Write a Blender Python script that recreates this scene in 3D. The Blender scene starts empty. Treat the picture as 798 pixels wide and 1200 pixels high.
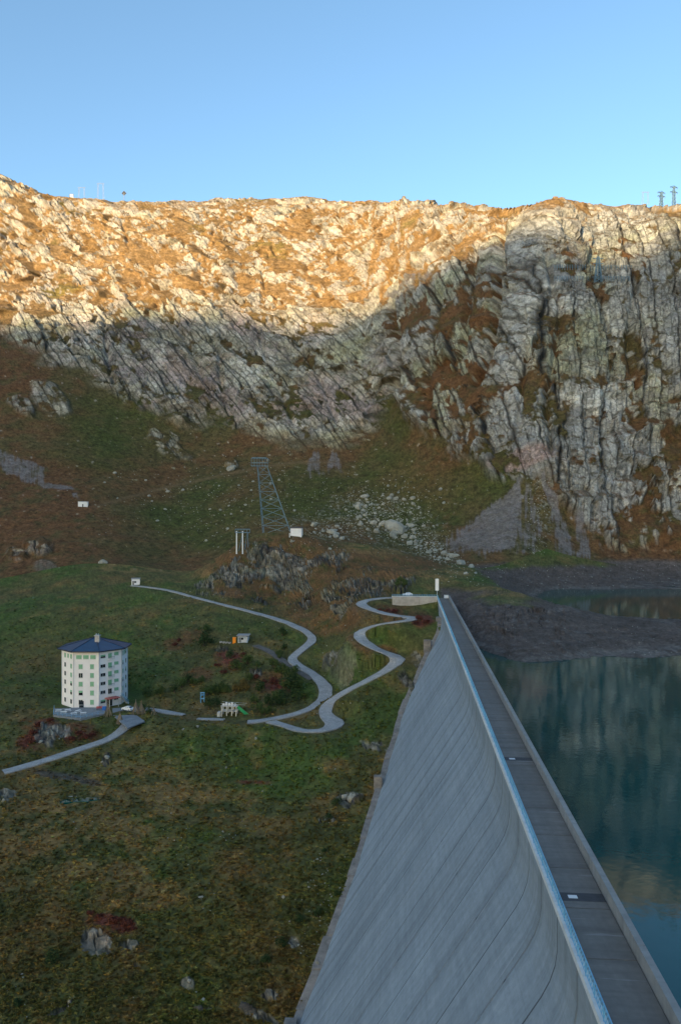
import bpy, bmesh, math, random
import numpy as np
from mathutils import Vector, Matrix
random.seed(7); RNG = np.random.default_rng(7)
R = math.radians
scene = bpy.context.scene
C = scene.collection

# ------------------------------------------------------------------ camera, sky, sun, exposure
F = 933.0; CX = 399.0; HY = 605.0; CAMZ = 32.0          # focal length in photo pixels, principal column, horizon row, camera height over dam crest
cd = bpy.data.cameras.new('camera'); cam = bpy.data.objects.new('camera', cd); C.objects.link(cam)
cd.sensor_fit = 'VERTICAL'; cd.sensor_height = 36.0; cd.lens = 36.0 * F / 1200.0
cd.shift_y = (HY - 600.0) / 1200.0
cd.clip_start = 1.0; cd.clip_end = 20000.0
cam.location = (0, 0, CAMZ); cam.rotation_euler = (R(90), 0, 0)
scene.camera = cam

SUN_EL = R(11.0); SUN_AZ = R(32.0)                       # low sun behind the camera, to its left
SH = Vector((-math.sin(SUN_AZ), -math.cos(SUN_AZ), 0))   # horizontal direction towards the sun
S = Vector((SH.x*math.cos(SUN_EL), SH.y*math.cos(SUN_EL), math.sin(SUN_EL)))
world = bpy.data.worlds.new('World'); scene.world = world; world.use_nodes = True
wn = world.node_tree; bg = wn.nodes['Background']
sky = wn.nodes.new('ShaderNodeTexSky'); sky.sky_type = 'NISHITA'; sky.sun_disc = False
sky.sun_elevation = SUN_EL; sky.sun_rotation = math.atan2(S.x, S.y)
sky.altitude = 1900; sky.air_density = 1.0; sky.dust_density = 8.0; sky.ozone_density = 1.8
wn.links.new(sky.outputs[0], bg.inputs[0]); bg.inputs[1].default_value = 0.15
sl = bpy.data.lights.new('sun', 'SUN'); sl.energy = 2.9; sl.angle = R(0.5); sl.color = (1.0, 0.72, 0.45)
so = bpy.data.objects.new('sun', sl); C.objects.link(so)
so.rotation_euler = S.to_track_quat('Z', 'Y').to_euler(); so.location = (-300, -500, 400)
scene.view_settings.view_transform = 'Standard'; scene.view_settings.look = 'None'
scene.view_settings.gamma = 1.0; scene.view_settings.exposure = 1.42
scene.view_settings.use_white_balance = True; scene.view_settings.white_balance_temperature = 6450; scene.view_settings.white_balance_tint = -2.0
scene.cycles.max_bounces = 6; scene.cycles.diffuse_bounces = 3

# ------------------------------------------------------------------ helpers
def tag(o, label=None, cat=None, group=None, kind=None):
    if label: o['label'] = label
    if cat: o['category'] = cat
    if group: o['group'] = group
    if kind: o['kind'] = kind
    return o
def empty(name, loc=(0, 0, 0), rz=0.0, label=None, cat=None, group=None):
    o = bpy.data.objects.new(name, None); C.objects.link(o)
    o.location = loc; o.rotation_euler = (0, 0, rz); o.empty_display_size = 0.5
    return tag(o, label, cat, group)
def link(name, me, parent=None):
    o = bpy.data.objects.new(name, me); C.objects.link(o)
    if parent is not None: o.parent = parent
    return o
def mesh_np(name, V, Fq, mat=None, smooth=False):
    me = bpy.data.meshes.new(name)
    V = np.asarray(V, np.float32); Fq = np.asarray(Fq, np.int32)
    k = Fq.shape[1]
    me.vertices.add(len(V)); me.vertices.foreach_set('co', V.ravel())
    me.loops.add(Fq.size); me.loops.foreach_set('vertex_index', Fq.ravel())
    me.polygons.add(len(Fq)); me.polygons.foreach_set('loop_start', np.arange(0, Fq.size, k, dtype=np.int32))
    me.update(calc_edges=True); me.validate()
    me.polygons.foreach_set('use_smooth', np.full(len(me.polygons), smooth, dtype=bool))
    if mat: me.materials.append(mat)
    return me
class MB:
    """collects boxes, bars, prisms and lathes and turns them into ONE mesh object"""
    def __init__(s): s.v = []; s.f = []
    def add(s, vs, fs):
        n = len(s.v); s.v += [tuple(v) for v in vs]; s.f += [tuple(i + n for i in f) for f in fs]; return s
    def box(s, x0, x1, y0, y1, z0, z1, M=None):
        vs = [Vector(p) for p in ((x0,y0,z0),(x1,y0,z0),(x1,y1,z0),(x0,y1,z0),(x0,y0,z1),(x1,y0,z1),(x1,y1,z1),(x0,y1,z1))]
        if M: vs = [M @ v for v in vs]
        return s.add(vs, [(3,2,1,0),(4,5,6,7),(0,1,5,4),(1,2,6,5),(2,3,7,6),(3,0,4,7)])
    def bar(s, a, b, w, h=None):
        a = Vector(a); b = Vector(b); d = b - a; L = d.length
        if L < 1e-6: return s
        q = d.to_track_quat('Z', 'X').to_matrix().to_4x4(); h = h or w
        return s.box(-w/2, w/2, -h/2, h/2, 0, L, Matrix.Translation(a) @ q)
    def tube(s, a, b, r0, r1=None, n=8):
        a = Vector(a); b = Vector(b); d = b - a; r1 = r0 if r1 is None else r1
        q = d.to_track_quat('Z', 'X')
        vs = []
        for p, r in ((a, r0), (b, r1)):
            for i in range(n):
                t = 2*math.pi*i/n; vs.append(p + q @ Vector((r*math.cos(t), r*math.sin(t), 0)))
        fs = [(i, (i+1) % n, n+(i+1) % n, n+i) for i in range(n)] + [tuple(range(n-1, -1, -1)), tuple(range(n, 2*n))]
        return s.add(vs, fs)
    def prism(s, poly, z0, z1):
        n = len(poly); vs = [(p[0], p[1], z0) for p in poly] + [(p[0], p[1], z1) for p in poly]
        return s.add(vs, [(i, (i+1) % n, n+(i+1) % n, n+i) for i in range(n)] + [tuple(range(n-1, -1, -1)), tuple(range(n, 2*n))])
    def mesh(s, name, mat):
        me = bpy.data.meshes.new(name); me.from_pydata(s.v, [], s.f); me.update()
        if mat: me.materials.append(mat)
        return me
    def build(s, name, mat, parent=None, bevel=0.0):
        o = link(name, s.mesh(name, mat), parent)
        if bevel:
            b = o.modifiers.new('bevel', 'BEVEL'); b.width = bevel; b.segments = 1; b.limit_method = 'ANGLE'
        return o
def copy_tree(o, parent=None):
    c = o.copy(); C.objects.link(c)
    if parent is not None: c.parent = parent
    for ch in list(o.children): copy_tree(ch, c)
    return c

# ------------------------------------------------------------------ noise in numpy
def _hash(i, j, k, seed):
    h = (i.astype(np.uint32)*np.uint32(374761393) + j.astype(np.uint32)*np.uint32(668265263)
         + k.astype(np.uint32)*np.uint32(2147483647) + np.uint32((seed*1274126177 + 12345) & 0xffffffff))
    h = (h ^ (h >> np.uint32(13)))*np.uint32(1274126177); h = (h ^ (h >> np.uint32(16)))*np.uint32(2246822519)
    return h ^ (h >> np.uint32(15))
def _u(h): return (h & np.uint32(0xffffff)).astype(np.float32)/np.float32(16777216.0)
def noise(p, seed=0):
    """gradient noise, about -1..1"""
    p = p.astype(np.float32); i = np.floor(p).astype(np.int32); f = p - i
    u = f*f*f*(f*(f*6 - 15) + 10); out = 0
    for dx in (0, 1):
        wx = u[:, 0] if dx else 1 - u[:, 0]
        for dy in (0, 1):
            wy = u[:, 1] if dy else 1 - u[:, 1]
            for dz in (0, 1):
                wz = u[:, 2] if dz else 1 - u[:, 2]
                h = _hash(i[:, 0]+dx, i[:, 1]+dy, i[:, 2]+dz, seed)
                gx = (h & np.uint32(1023)).astype(np.float32)/511.5 - 1
                gy = ((h >> np.uint32(10)) & np.uint32(1023)).astype(np.float32)/511.5 - 1
                gz = ((h >> np.uint32(20)) & np.uint32(1023)).astype(np.float32)/511.5 - 1
                out = out + wx*wy*wz*(gx*(f[:, 0]-dx) + gy*(f[:, 1]-dy) + gz*(f[:, 2]-dz))
    return out*1.3
def fbm(p, octv=4, seed=0, gain=0.5, lac=2.03):
    a = 1.0; s = 0; t = 0
    for o in range(octv):
        s = s + a*noise(p, seed + o*17); t += a; p = p*lac; a *= gain
    return s/t
def ridged(p, octv=4, seed=0, gain=0.55):
    a = 1.0; s = 0; t = 0
    for o in range(octv):
        s = s + a*(1 - 2*np.abs(noise(p, seed + o*13))); t += a; p = p*2.1; a *= gain
    return s/t
def facets(q, seed=0, tilt=1.0):
    """rock blocks: every cell is a tilted plane of its own. Returns height, edge distance (0 at a joint), cell random"""
    q = q.astype(np.float32); i = np.floor(q).astype(np.int32); N = len(q)
    d1 = np.full(N, 9e9, np.float32); d2 = np.full(N, 9e9, np.float32); hv = np.zeros(N, np.float32); rv = np.zeros(N, np.float32)
    for dx in (-1, 0, 1):
        for dy in (-1, 0, 1):
            for dz in (-1, 0, 1):
                c = i + np.array((dx, dy, dz), np.int32)
                h = _hash(c[:, 0], c[:, 1], c[:, 2], seed)
                ox = (h & np.uint32(1023)).astype(np.float32)/1023; oy = ((h >> np.uint32(10)) & np.uint32(1023)).astype(np.float32)/1023
                oz = ((h >> np.uint32(20)) & np.uint32(1023)).astype(np.float32)/1023
                ex = q[:, 0]-c[:, 0]-ox; ey = q[:, 1]-c[:, 1]-oy; ez = q[:, 2]-c[:, 2]-oz
                d = ex*ex + ey*ey + ez*ez
                near = d < d1
                d2 = np.where(near, d1, np.minimum(d2, d))
                h2 = _hash(c[:, 1], c[:, 2], c[:, 0], seed + 101)
                ga = ((h2 & np.uint32(1023)).astype(np.float32)/511.5 - 1)*tilt; gb = (((h2 >> np.uint32(10)) & np.uint32(1023)).astype(np.float32)/511.5 - 1)*tilt
                gc = (((h2 >> np.uint32(20)) & np.uint32(1023)).astype(np.float32)/511.5 - 1)
                hv = np.where(near, ga*ex + gb*ez + 0.6*gc, hv); rv = np.where(near, gc, rv); d1 = np.where(near, d, d1)
    return hv, np.sqrt(d2) - np.sqrt(d1), rv*0.5 + 0.5
def sstep(a, b, x):
    t = np.clip((x - a)/(b - a), 0, 1); return t*t*(3 - 2*t)

# ------------------------------------------------------------------ materials
def new_mat(name):
    m = bpy.data.materials.new(name); m.use_nodes = True
    nt = m.node_tree; b = nt.nodes['Principled BSDF']; return m, nt, b
def nd(nt, typ, **kw):
    n = nt.nodes.new(typ)
    for k, v in kw.items():
        if k in n.inputs.keys(): n.inputs[k].default_value = v
        else: setattr(n, k, v)
    return n
def mottled(name, c0, c1, scale=3.0, rough=0.8, bump=0.0, metallic=0.0, detail=5.0, coord='Object', stretch=None, spec=0.4):
    """a colour that wanders between two tones"""
    m, nt, b = new_mat(name)
    tc = nd(nt, 'ShaderNodeTexCoord'); mp = nd(nt, 'ShaderNodeMapping')
    nt.links.new(tc.outputs[coord], mp.inputs[0])
    if stretch: mp.inputs['Scale'].default_value = stretch
    n = nd(nt, 'ShaderNodeTexNoise', Scale=scale, Detail=detail, Roughness=0.65); nt.links.new(mp.outputs[0], n.inputs['Vector'])
    cr = nd(nt, 'ShaderNodeValToRGB'); cr.color_ramp.elements[0].position = 0.3; cr.color_ramp.elements[1].position = 0.7
    cr.color_ramp.elements[0].color = (*c0, 1); cr.color_ramp.elements[1].color = (*c1, 1)
    nt.links.new(n.outputs[0], cr.inputs[0]); nt.links.new(cr.outputs[0], b.inputs['Base Color'])
    b.inputs['Roughness'].default_value = rough; b.inputs['Metallic'].default_value = metallic
    b.inputs['Specular IOR Level'].default_value = spec
    if bump:
        bp = nd(nt, 'ShaderNodeBump', Strength=0.6, Distance=bump); nt.links.new(n.outputs[0], bp.inputs['Height']); nt.links.new(bp.outputs[0], b.inputs['Normal'])
    return m

# ------------------------------------------------------------------ terrain: control points read off the photograph
def Dz(py, z): return F*(CAMZ - z)/(py - HY)             # distance of a pixel that lies on height z
def zD(py, D): return CAMZ - (py - HY)*D/F
def P3(px, py, z): D = Dz(py, z); return Vector(((px - CX)/F*D, D, z))
K = []
def kz(px, py, z): K.append((px, Dz(py, z), z))
def kd(px, py, D): K.append((px, D, zD(py, D)))
def kk(px, D, z): K.append((px, D, z))
ROAD_LOW = [(200,692,-3),(240,703,-6),(270,710.5,-7.8),(300,718,-9.5),(328,726,-11.4),(350,735,-13),(363,743,-14.6),(366,750,-16),(358,758,-17.5),(346,766,-19),(341,773,-20.4),(352,781,-21.8),(368,790,-23.4),(379,801,-25),(384,812,-26.5),(378,822,-27.6),(360,832,-28.5),(340,838,-29.3),(322,842,-29.8),(300,845,-30),(290,845.5,-30.1)]
ROAD_YARD = [(263,842.8,-30.3),(247,842.3,-30.4),(232,841.5,-30.45)]
ROAD_COURT = [(216,837.5,-30.6),(203,835,-30.8),(188,832.5,-30.9),(168,830,-31)]
ROAD_HIGH = [(508,701.5,0.0),(484,700.5,-0.15),(459,700,-0.3),(447,700.5,-0.4),(432,702.5,-0.7),(423,705.5,-1.3),(423,708.5,-2.0),(432,713,-2.6),(450,718.5,-3.3),(470,722,-3.6),(488,723.5,-3.8),(480,726.5,-4.1),(462,728.5,-4.6),(440,732,-6),(424,738,-7.6),(419,744,-9),(424,751,-10.4),(440,760,-12),(456,766,-13.4),(466,771,-14.4),(464,777,-15.6),(448,788,-18),(430,797,-20),(412,806,-22),(396,815,-24),(384,824,-26),(381,833,-27.4),(386,841,-28.4),(394,848,-29),(386,854,-29.3),(368,857,-29.5),(348,855,-29.7),(332,849.5,-29.8),(318,845,-29.9)]
TRACK_HUT = [(300,756,-17.5),(318,764,-19),(333,775,-21),(348,786,-22.6),(366,796,-24.2)]
ROAD_SOUTH = [(4,904,-37),(30,898,-36.6),(55,890,-36),(80,882,-35.4),(105,874,-34.7),(128,866,-34),(142,857,-33),(150,849,-32)]
ROAD_TUNNEL = [(156,686,-2.6),(180,688.5,-2.7),(200,692,-3)]
for r in (ROAD_LOW, ROAD_HIGH, TRACK_HUT, ROAD_SOUTH, ROAD_TUNNEL, ROAD_YARD, ROAD_COURT):
    for a in r[::2]: kz(*a)
# foot of the dam
kz(345,1200,-51); kz(388,1080,-44); kz(430,960,-36.5); kz(452,890,-31); kz(470,830,-25); kz(484,800,-19.5); kz(497,770,-13.7); kz(507,735,-6)
# grassy bowl below the dam
for a in ((400,900,-32.5),(440,850,-27.5),(300,900,-36),(200,900,-36.5),(100,940,-39),(0,920,-38),(-140,920,-38.5),(0,1000,-42.5),(-140,1000,-43),(200,1000,-42),(300,1050,-43),(380,1030,-40.5),
          (100,1100,-47),(0,1200,-52),(200,1200,-52),(300,1200,-51.5),(-140,1200,-52.5),(-140,1500,-58),(100,1500,-58),(300,1500,-57),(400,1500,-55),(0,2000,-61),(300,2000,-60),
          (230,846,-30.5),(180,852,-31.6),(300,860,-31.2),(60,858,-32.5),(0,830,-31),(-140,830,-31),(110,831,-31),(150,836,-31),(60,838,-31.3),(85,845,-31.6),
          (200,800,-26.5),(160,760,-20),(160,720,-11),(60,760,-21),(60,720,-12),(0,760,-22),(-140,760,-22),(0,720,-13),(-140,720,-13),(280,752,-17),(300,800,-25),(270,830,-30),(240,775,-22.5),(220,740,-15.5),(30,800,-28),(-140,800,-28)): kz(*a)
kk(110,288,-29.5); kk(462,300,-3.9); kk(488,297,-4.6); kk(503,293,-5.6); kk(462,312,-0.5); kk(490,311,-0.4); kk(470,322,-0.4); kk(500,324,-0.3); kk(520,330,0.2); kk(400,267,-24.5); kk(407,276,-14.5)
# rocky knoll between the roads, and behind it
for a in ((310,628,418),(350,630,418),(285,638,412),(270,650,405),(240,685,388),(320,672,396),(330,712,360),(400,645,412),(400,690,352),(400,728,312),(385,760,295),(460,660,398),(460,688,342),(520,680,345),(440,640,430)): kd(*a)
for a in ((300,470,10),(350,475,12),(240,450,1),(200,440,0),(440,480,12)): kk(*a)
# lake side of the dam, drawn-down shore, promontory, upper basin
for a in ((560,235,-10),(546,260,-5),(536,290,-2),(528,312,-0.4),(600,200,-14),(700,200,-16),(800,205,-15),(950,205,-15),(640,150,-28),(800,150,-30),(950,150,-30),(800,100,-34),(950,60,-36),(620,90,-40),
          (640,352,-10),(700,338,-13),(798,340,-14),(950,340,-14),(700,395,-14),(798,395,-14),(950,395,-14),(580,385,1)): kk(*a)
for a in ((600,774,-8),(660,774,-8),(740,770,-8),(798,768,-8),(950,764,-8),(620,745,-4.5),(700,748,-5.8),(798,748,-6),(700,722,-3),(745,726,-3.8),(798,727,-4.5),(950,727,-4.5),(660,710,-1),(620,698,1.5),(580,688,3),(548,690,2),
          (640,692,-8),(700,691,-8),(798,690,-8),(950,690,-8),(612,686,-5),(580,676,-1),(560,668,2),(640,664,1.5),(700,661,2),(798,658,2.5),(950,658,2.5)): kz(*a)
# scree, meadow and cliffs
for a in ((700,592,560),(600,562,575),(640,400,640),(640,268,705),(700,292,715),(700,246,795),(640,246,805),(798,400,640),(798,264,720),(950,400,640),(950,262,720),(798,560,575),(798,640,520),(950,560,575),(950,640,520),
          (740,480,612),(680,480,600),(560,480,630),(540,540,612),(540,400,690),(560,300,762),(540,246,860),(480,520,655),(455,480,722),(452,350,850),(470,300,880),(500,243,960),(440,244,1010),(500,430,700),(520,340,750),
          (400,525,700),(350,520,710),(300,522,722),(230,500,750),(170,470,770),(130,450,785),(0,500,680),(60,560,610),(0,420,785),(100,400,840),(250,380,862),(380,390,845),(300,300,985),(100,300,1005),(0,300,1005),(400,300,960),
          (250,238,1130),(320,235,1120),(380,238,1100),(100,236,1160),(160,238,1150),(50,230,1175),(0,206,1190),(30,222,1185),(-140,180,1210),(-140,300,1000),(-140,420,785),(-140,500,680),(-140,600,540),(-140,660,470),(-140,690,430),
          (200,655,500),(200,615,565),(200,570,640),(300,560,650),(400,570,630),(300,610,560),(450,628,545),(480,600,585),(520,655,492),(560,660,470),(540,610,560),(0,600,545),(0,655,478),(60,640,490),(110,590,570),(60,688,425),(0,690,430),(110,680,425),(600,620,520)): kd(*a)
for px in (-140,0,150,300,450): kk(px, 1500, 400); kk(px, 2300, 250)
for px in (600,798,950): kk(px, 1000, 300); kk(px, 2300, 200)
K = np.array(K, np.float64)
# multiquadric surface through the control points, in (column, log distance)
def _feat(px, D): return np.stack([np.asarray(px)/115.0, 5.2*np.log(np.asarray(D)/100.0)], 1)
KA = _feat(K[:, 0], K[:, 1]); CC = 0.10
def _phi(A, B): return np.sqrt(((A[:, None, :] - B[None, :, :])**2).sum(2) + CC)
Mx = np.zeros((len(KA)+3, len(KA)+3)); Mx[:len(KA), :len(KA)] = _phi(KA, KA) - 0.004*np.eye(len(KA))
Mx[:len(KA), len(KA):] = np.concatenate([np.ones((len(KA), 1)), KA], 1); Mx[len(KA):, :len(KA)] = Mx[:len(KA), len(KA):].T
WK = np.linalg.solve(Mx, np.concatenate([K[:, 2], np.zeros(3)]))
def base_exact(px, D):
    A = _feat(px, D); out = np.empty(len(A))
    for s in range(0, len(A), 20000):
        B = A[s:s+20000]; out[s:s+20000] = _phi(B, KA) @ WK[:-3] + np.concatenate([np.ones((len(B), 1)), B], 1) @ WK[-3:]
    return out
# table over (column, log distance)
TP = np.arange(-160, 1001, 6.0); TD = np.exp(np.linspace(math.log(55), math.log(2400), 420))
TZ = base_exact(np.repeat(TP, len(TD)), np.tile(TD, len(TP))).reshape(len(TP), len(TD))
def base(px, D):
    px = np.clip(np.asarray(px, float), TP[0], TP[-1]-0.01); a = (px - TP[0])/6.0; i = np.floor(a).astype(int); a = a - i
    l = np.log(np.clip(D, TD[0], TD[-1]*0.9999)/TD[0])/(math.log(TD[-1]/TD[0])/(len(TD)-1)); j = np.floor(l).astype(int); j = np.minimum(j, len(TD)-2); l = l - j
    return (TZ[i, j]*(1-a)*(1-l) + TZ[i+1, j]*a*(1-l) + TZ[i, j+1]*(1-a)*l + TZ[i+1, j+1]*a*l)

# roads as world paths
def smooth_path(pts, step=2.0):
    P = np.array(pts, float)
    for _ in range(3):                                    # corner cutting
        Q = [P[0]]
        for a, b in zip(P[:-1], P[1:]): Q += [0.75*a + 0.25*b, 0.25*a + 0.75*b]
        P = np.array(Q + [P[-1]])
    L = np.concatenate([[0], np.cumsum(np.linalg.norm(np.diff(P, axis=0), axis=1))]); n = max(int(L[-1]/step), 2)
    t = np.linspace(0, L[-1], n); return np.stack([np.interp(t, L, P[:, k]) for k in range(P.shape[1])], 1)
def road_path(pts, w): return smooth_path([(*P3(*p[:3]), p[3] if len(p) > 3 else w) for p in pts])
def widen(pts, spec):
    out = []
    for i, p in enumerate(pts): out.append((*p[:3], spec.get(i, spec.get('w'))))
    return out
PATHS = {
 'low': road_path(widen(ROAD_LOW, {'w': 3.4, 0: 2.6, 1: 2.6, 2: 2.8, 12: 3.6, 13: 4.4, 14: 4.8, 15: 4.2}), 3.4),
 'high': road_path(widen(ROAD_HIGH, {'w': 3.3, 5: 4.2, 6: 4.2, 10: 4.6, 15: 4.6, 16: 4.2, 18: 4.0, 19: 5.6, 20: 4.8, 26: 4.2, 27: 5.0, 28: 6.0, 29: 4.6}), 3.5),
 'yard': road_path(widen(ROAD_YARD, {'w': 2.2, 0: 1.2, 2: 1.2}), 2.2), 'court': road_path(widen(ROAD_COURT, {'w': 3.0, 0: 1.2}), 3.0),
 'track': road_path(TRACK_HUT, 3.0), 'south': road_path(ROAD_SOUTH, 3.6), 'tunnel': road_path(ROAD_TUNNEL, 2.6)}
ALLR = np.concatenate(list(PATHS.values()))

# dam axis
DU = Vector((0.0812, 0.9967, 0)).normalized(); DN = Vector((DU.y, -DU.x, 0)); DP0 = Vector((16.5, 50.2, 0))
def dam(s, t, z): return DP0 + DU*s + DN*t + Vector((0, 0, z))

# ---- grid
COLS = np.concatenate([np.arange(-150, -20, 5.0), np.arange(-20, 820, 1.0), np.arange(820, 960, 5.0)])
fx = np.array([-150, 0, 100, 200, 300, 400, 450, 500, 560, 640, 960]); fd = np.array([448, 448, 462, 470, 478, 478, 480, 475, 452, 505, 505])
FOOT = np.interp(COLS, fx, fd)                             # where the mountain begins
def section(d0, d1, rows, n=900):
    """rows along every column, spread evenly over what the eye sees of it"""
    t = np.linspace(0, 1, n)[None, :]
    D = np.exp(np.log(d0)[:, None]*(1-t) + np.log(d1)[:, None]*t)
    Z = base(np.repeat(COLS, n), D.ravel()).reshape(D.shape)
    py = HY + (CAMZ - Z)*F/D
    m = np.abs(np.diff(py, axis=1)); m = np.minimum(m, 6) + np.diff(np.log(D), axis=1)*55
    w = np.concatenate([np.zeros((len(D), 1)), np.cumsum(m, 1)], 1); w /= w[:, -1:]
    k = 9; ker = np.ones(k)/k                               # even the spacing across neighbouring columns
    w = np.stack([np.convolve(np.pad(w[:, j], k//2, mode='edge'), ker, 'valid') for j in range(w.shape[1])], 1)
    u = np.linspace(0, 1, rows); out = np.empty((len(D), rows))
    for i in range(len(D)): out[i] = np.exp(np.interp(u, w[i], np.log(D[i])))
    return out
D_val = section(np.full(len(COLS), 62.0), FOOT, 620)
D_mtn = section(FOOT, np.full(len(COLS), 2300.0), 640)
def gridnorm(P):
    du = np.gradient(P, axis=0); dv = np.gradient(P, axis=1); n = np.cross(du, dv); n /= np.maximum(np.linalg.norm(n, axis=2, keepdims=True), 1e-9)
    n[n[..., 2] < 0] *= -1; return n
def lay(D):
    px = np.repeat(COLS[:, None], D.shape[1], 1); Z = base(px.ravel(), D.ravel()).reshape(D.shape)
    return px, np.stack([(px - CX)/F*D, D, Z], 2)
def blob(px, py, pts, wx, wy):
    """sum of soft ellipses at photo positions, used for what grows where"""
    s = np.zeros_like(px)
    for p in pts:
        x, y, rx, ry = p[:4]; a = math.radians(p[4]) if len(p) > 4 else 0
        dx = px + wx - x; dy = py + wy - y; u = dx*math.cos(a) + dy*math.sin(a); v = -dx*math.sin(a) + dy*math.cos(a)
        s = np.maximum(s, 1.35*np.exp(-((u/rx)**2 + (v/ry)**2)*0.9))
    return s
def mixc(c, col, m): return c*(1 - m[:, None]) + np.asarray(col, np.float32)[None, :]*m[:, None]
def pyof(P): return HY + (CAMZ - P[:, 2])*F/P[:, 1]

# ---- the mountain
pxm, PM = lay(D_mtn); NM = gridnorm(PM); shp = D_mtn.shape
p = PM.reshape(-1, 3).astype(np.float32); nrm = NM.reshape(-1, 3); px = pxm.ravel(); py = pyof(p)
warp = np.stack([noise(p/38, 3), noise(p/38, 4)], 1)*9 + np.stack([noise(p/12, 5), noise(p/12, 6)], 1)*4
wx, wy = warp[:, 0], warp[:, 1]
# how much bare cliff: line of the cliff foot in the photo, soft above it
foot_y = np.interp(px, [-150,0,40,90,130,180,225,262,300,350,400,440,462,480,520,560,600,640,700,800,960],
                       [385,390,415,436,452,486,505,494,512,526,527,505,470,500,520,548,562,570,640,650,650])
cliff = sstep(8, -16, py + wy*1.8 + wx*0.6 - foot_y)
isl = sstep(0.35, 0.75, blob(px, py, [(60,470,26,14,35),(25,480,20,9,30),(190,520,22,8,45),(205,522,18,7,45),(45,640,16,10),(55,665,14,8),(20,650,14,8),(270,545,8,4),(150,460,30,12,40)], wx*.9, wy*.9))*(1 - cliff)
cliff = np.maximum(cliff, 0.75*isl)
ang = np.interp(px, [-150, 300, 430, 480, 560, 650, 800], [0.74, 0.70, 0.60, 0.15, 0.12, -0.10, -0.20])   # lean of the strata in the face
ca, sa = np.cos(ang), np.sin(ang)
qa = p[:, 0]*ca + p[:, 2]*sa; qb = -p[:, 0]*sa + p[:, 2]*ca            # across / along the strata
q = np.stack([qa, p[:, 1], qb], 1).astype(np.float32)
w3 = np.stack([noise(p/30, 41), noise(p/30, 42), noise(p/30, 43)], 1)*4
right = sstep(440, 500, px + wx)
upper = sstep(-10, 30, np.interp(px, [-150,0,120,250,380,440,470,540,620,800], [385,385,372,372,385,372,350,318,278,262]) - py + wy)  # zone above the sun line, where sunlight is put into rock and turf colours
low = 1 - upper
def steps(ph, up=0.66):
    f = ph - np.floor(ph); return np.where(f < up, f/up, (1 - f)/(1 - up)) - 0.5, np.where(f < up, 1.0, -1.0)
tilt = p[:, 0]*np.interp(px, [0, 430, 520, 800], [0.25, 0.2, -0.15, -0.1])
def terr(step, wob, sc, seed): return steps((p[:, 2] + tilt + wob*(noise(p/sc, seed) + 0.5*noise(p/(sc*0.4), seed+1)))/step)
(t1, k1), (t2, k2), (t3, k3) = terr(46, 46, 75, 501), terr(19, 20, 34, 503), terr(7.5, 8, 14, 505)
m1 = sstep(-0.35, 0.3, noise(p/60, 510))*(1 - 0.35*right*(1 - upper)); m2 = sstep(-0.35, 0.25, noise(p/30, 511))*(1 - 0.6*right*(1 - upper)); m3 = sstep(-0.3, 0.3, noise(p/14, 512))
# overlapping slabs along the strata
def slabs(width, wob, sc, seed):
    ph = (qa + wob*(noise(q/np.array((sc*0.6, sc, sc*2.2), np.float32), seed) + 0.4*noise(p/(sc*0.3), seed+1)))/width
    f = ph - np.floor(ph); c = np.floor(ph).astype(np.int32); rnd = _u(_hash(c, c*0+seed, np.floor(qb/(width*4) + 7*_u(_hash(c, c*0, c*0, seed))).astype(np.int32), seed))
    return f - 0.5, np.minimum(f, 1 - f), rnd
s1, c1, u1 = slabs(30, 7, 60, 601); s2, c2, u2 = slabs(11, 2.6, 30, 611); s3, c3, u3 = slabs(3.8, 0.9, 14, 621)
h1, e1, r1 = facets((q + w3)/np.array((15, 50, 52), np.float32), 1, 0.9)
h2, e2, r2 = facets((q + w3*0.6)/np.array((5.0, 16, 15), np.float32), 2, 1.0)
n1 = fbm(p/60, 3, 100); n2 = fbm(p/16, 3, 101); n3 = fbm(p/5, 3, 102); n4 = fbm(p/2.0, 2, 103)
# where rock breaks out of the turf
out = fbm(q/np.array((18, 60, 42), np.float32), 3, 640)*1.1 + 0.45*noise(q/np.array((5, 12, 10), np.float32), 641) + 0.16*noise(p/2.6, 642) + 0.22*noise(p/7, 643) + 0.30*(k1*m1 + k2*m2)*0.6 + 0.10*k3*m3
th = upper*np.interp(px, [0, 100, 250, 400, 500, 600, 800], [0.16, 0.17, 0.23, 0.20, 0.14, 0.04, -0.15]) + low*np.interp(px, [0, 430, 470, 560, 640, 800], [-0.22, -0.22, -0.06, -0.06, -0.24, -0.18])
th = th + 0.9*sstep(0.3, 0.9, blob(px, py, [(525,420,22,70,8),(480,375,30,28),(600,322,40,16),(690,325,60,9),(730,500,40,18,10),(770,530,40,40),(700,545,70,10),(620,470,10,40),(560,470,14,50),(650,452,80,6,-4),(400,480,16,20),(340,470,12,30,-40),(560,330,20,22),(610,255,20,8)], wx*1.8, wy*1.8))*0.24
th = th + sstep(585, 625, py + wy)*sstep(640, 700, px)*0.30
th = th - upper*sstep(34, 6, py - np.interp(px, [0,100,250,400,500,700,800],[212,236,238,242,243,246,262]))*0.16
th = th + 0.34*isl
rockm = cliff*sstep(-0.07, 0.07, out - th)
cl = np.zeros(len(p), np.float32)                          # chimneys and gullies cut into the wall
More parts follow.
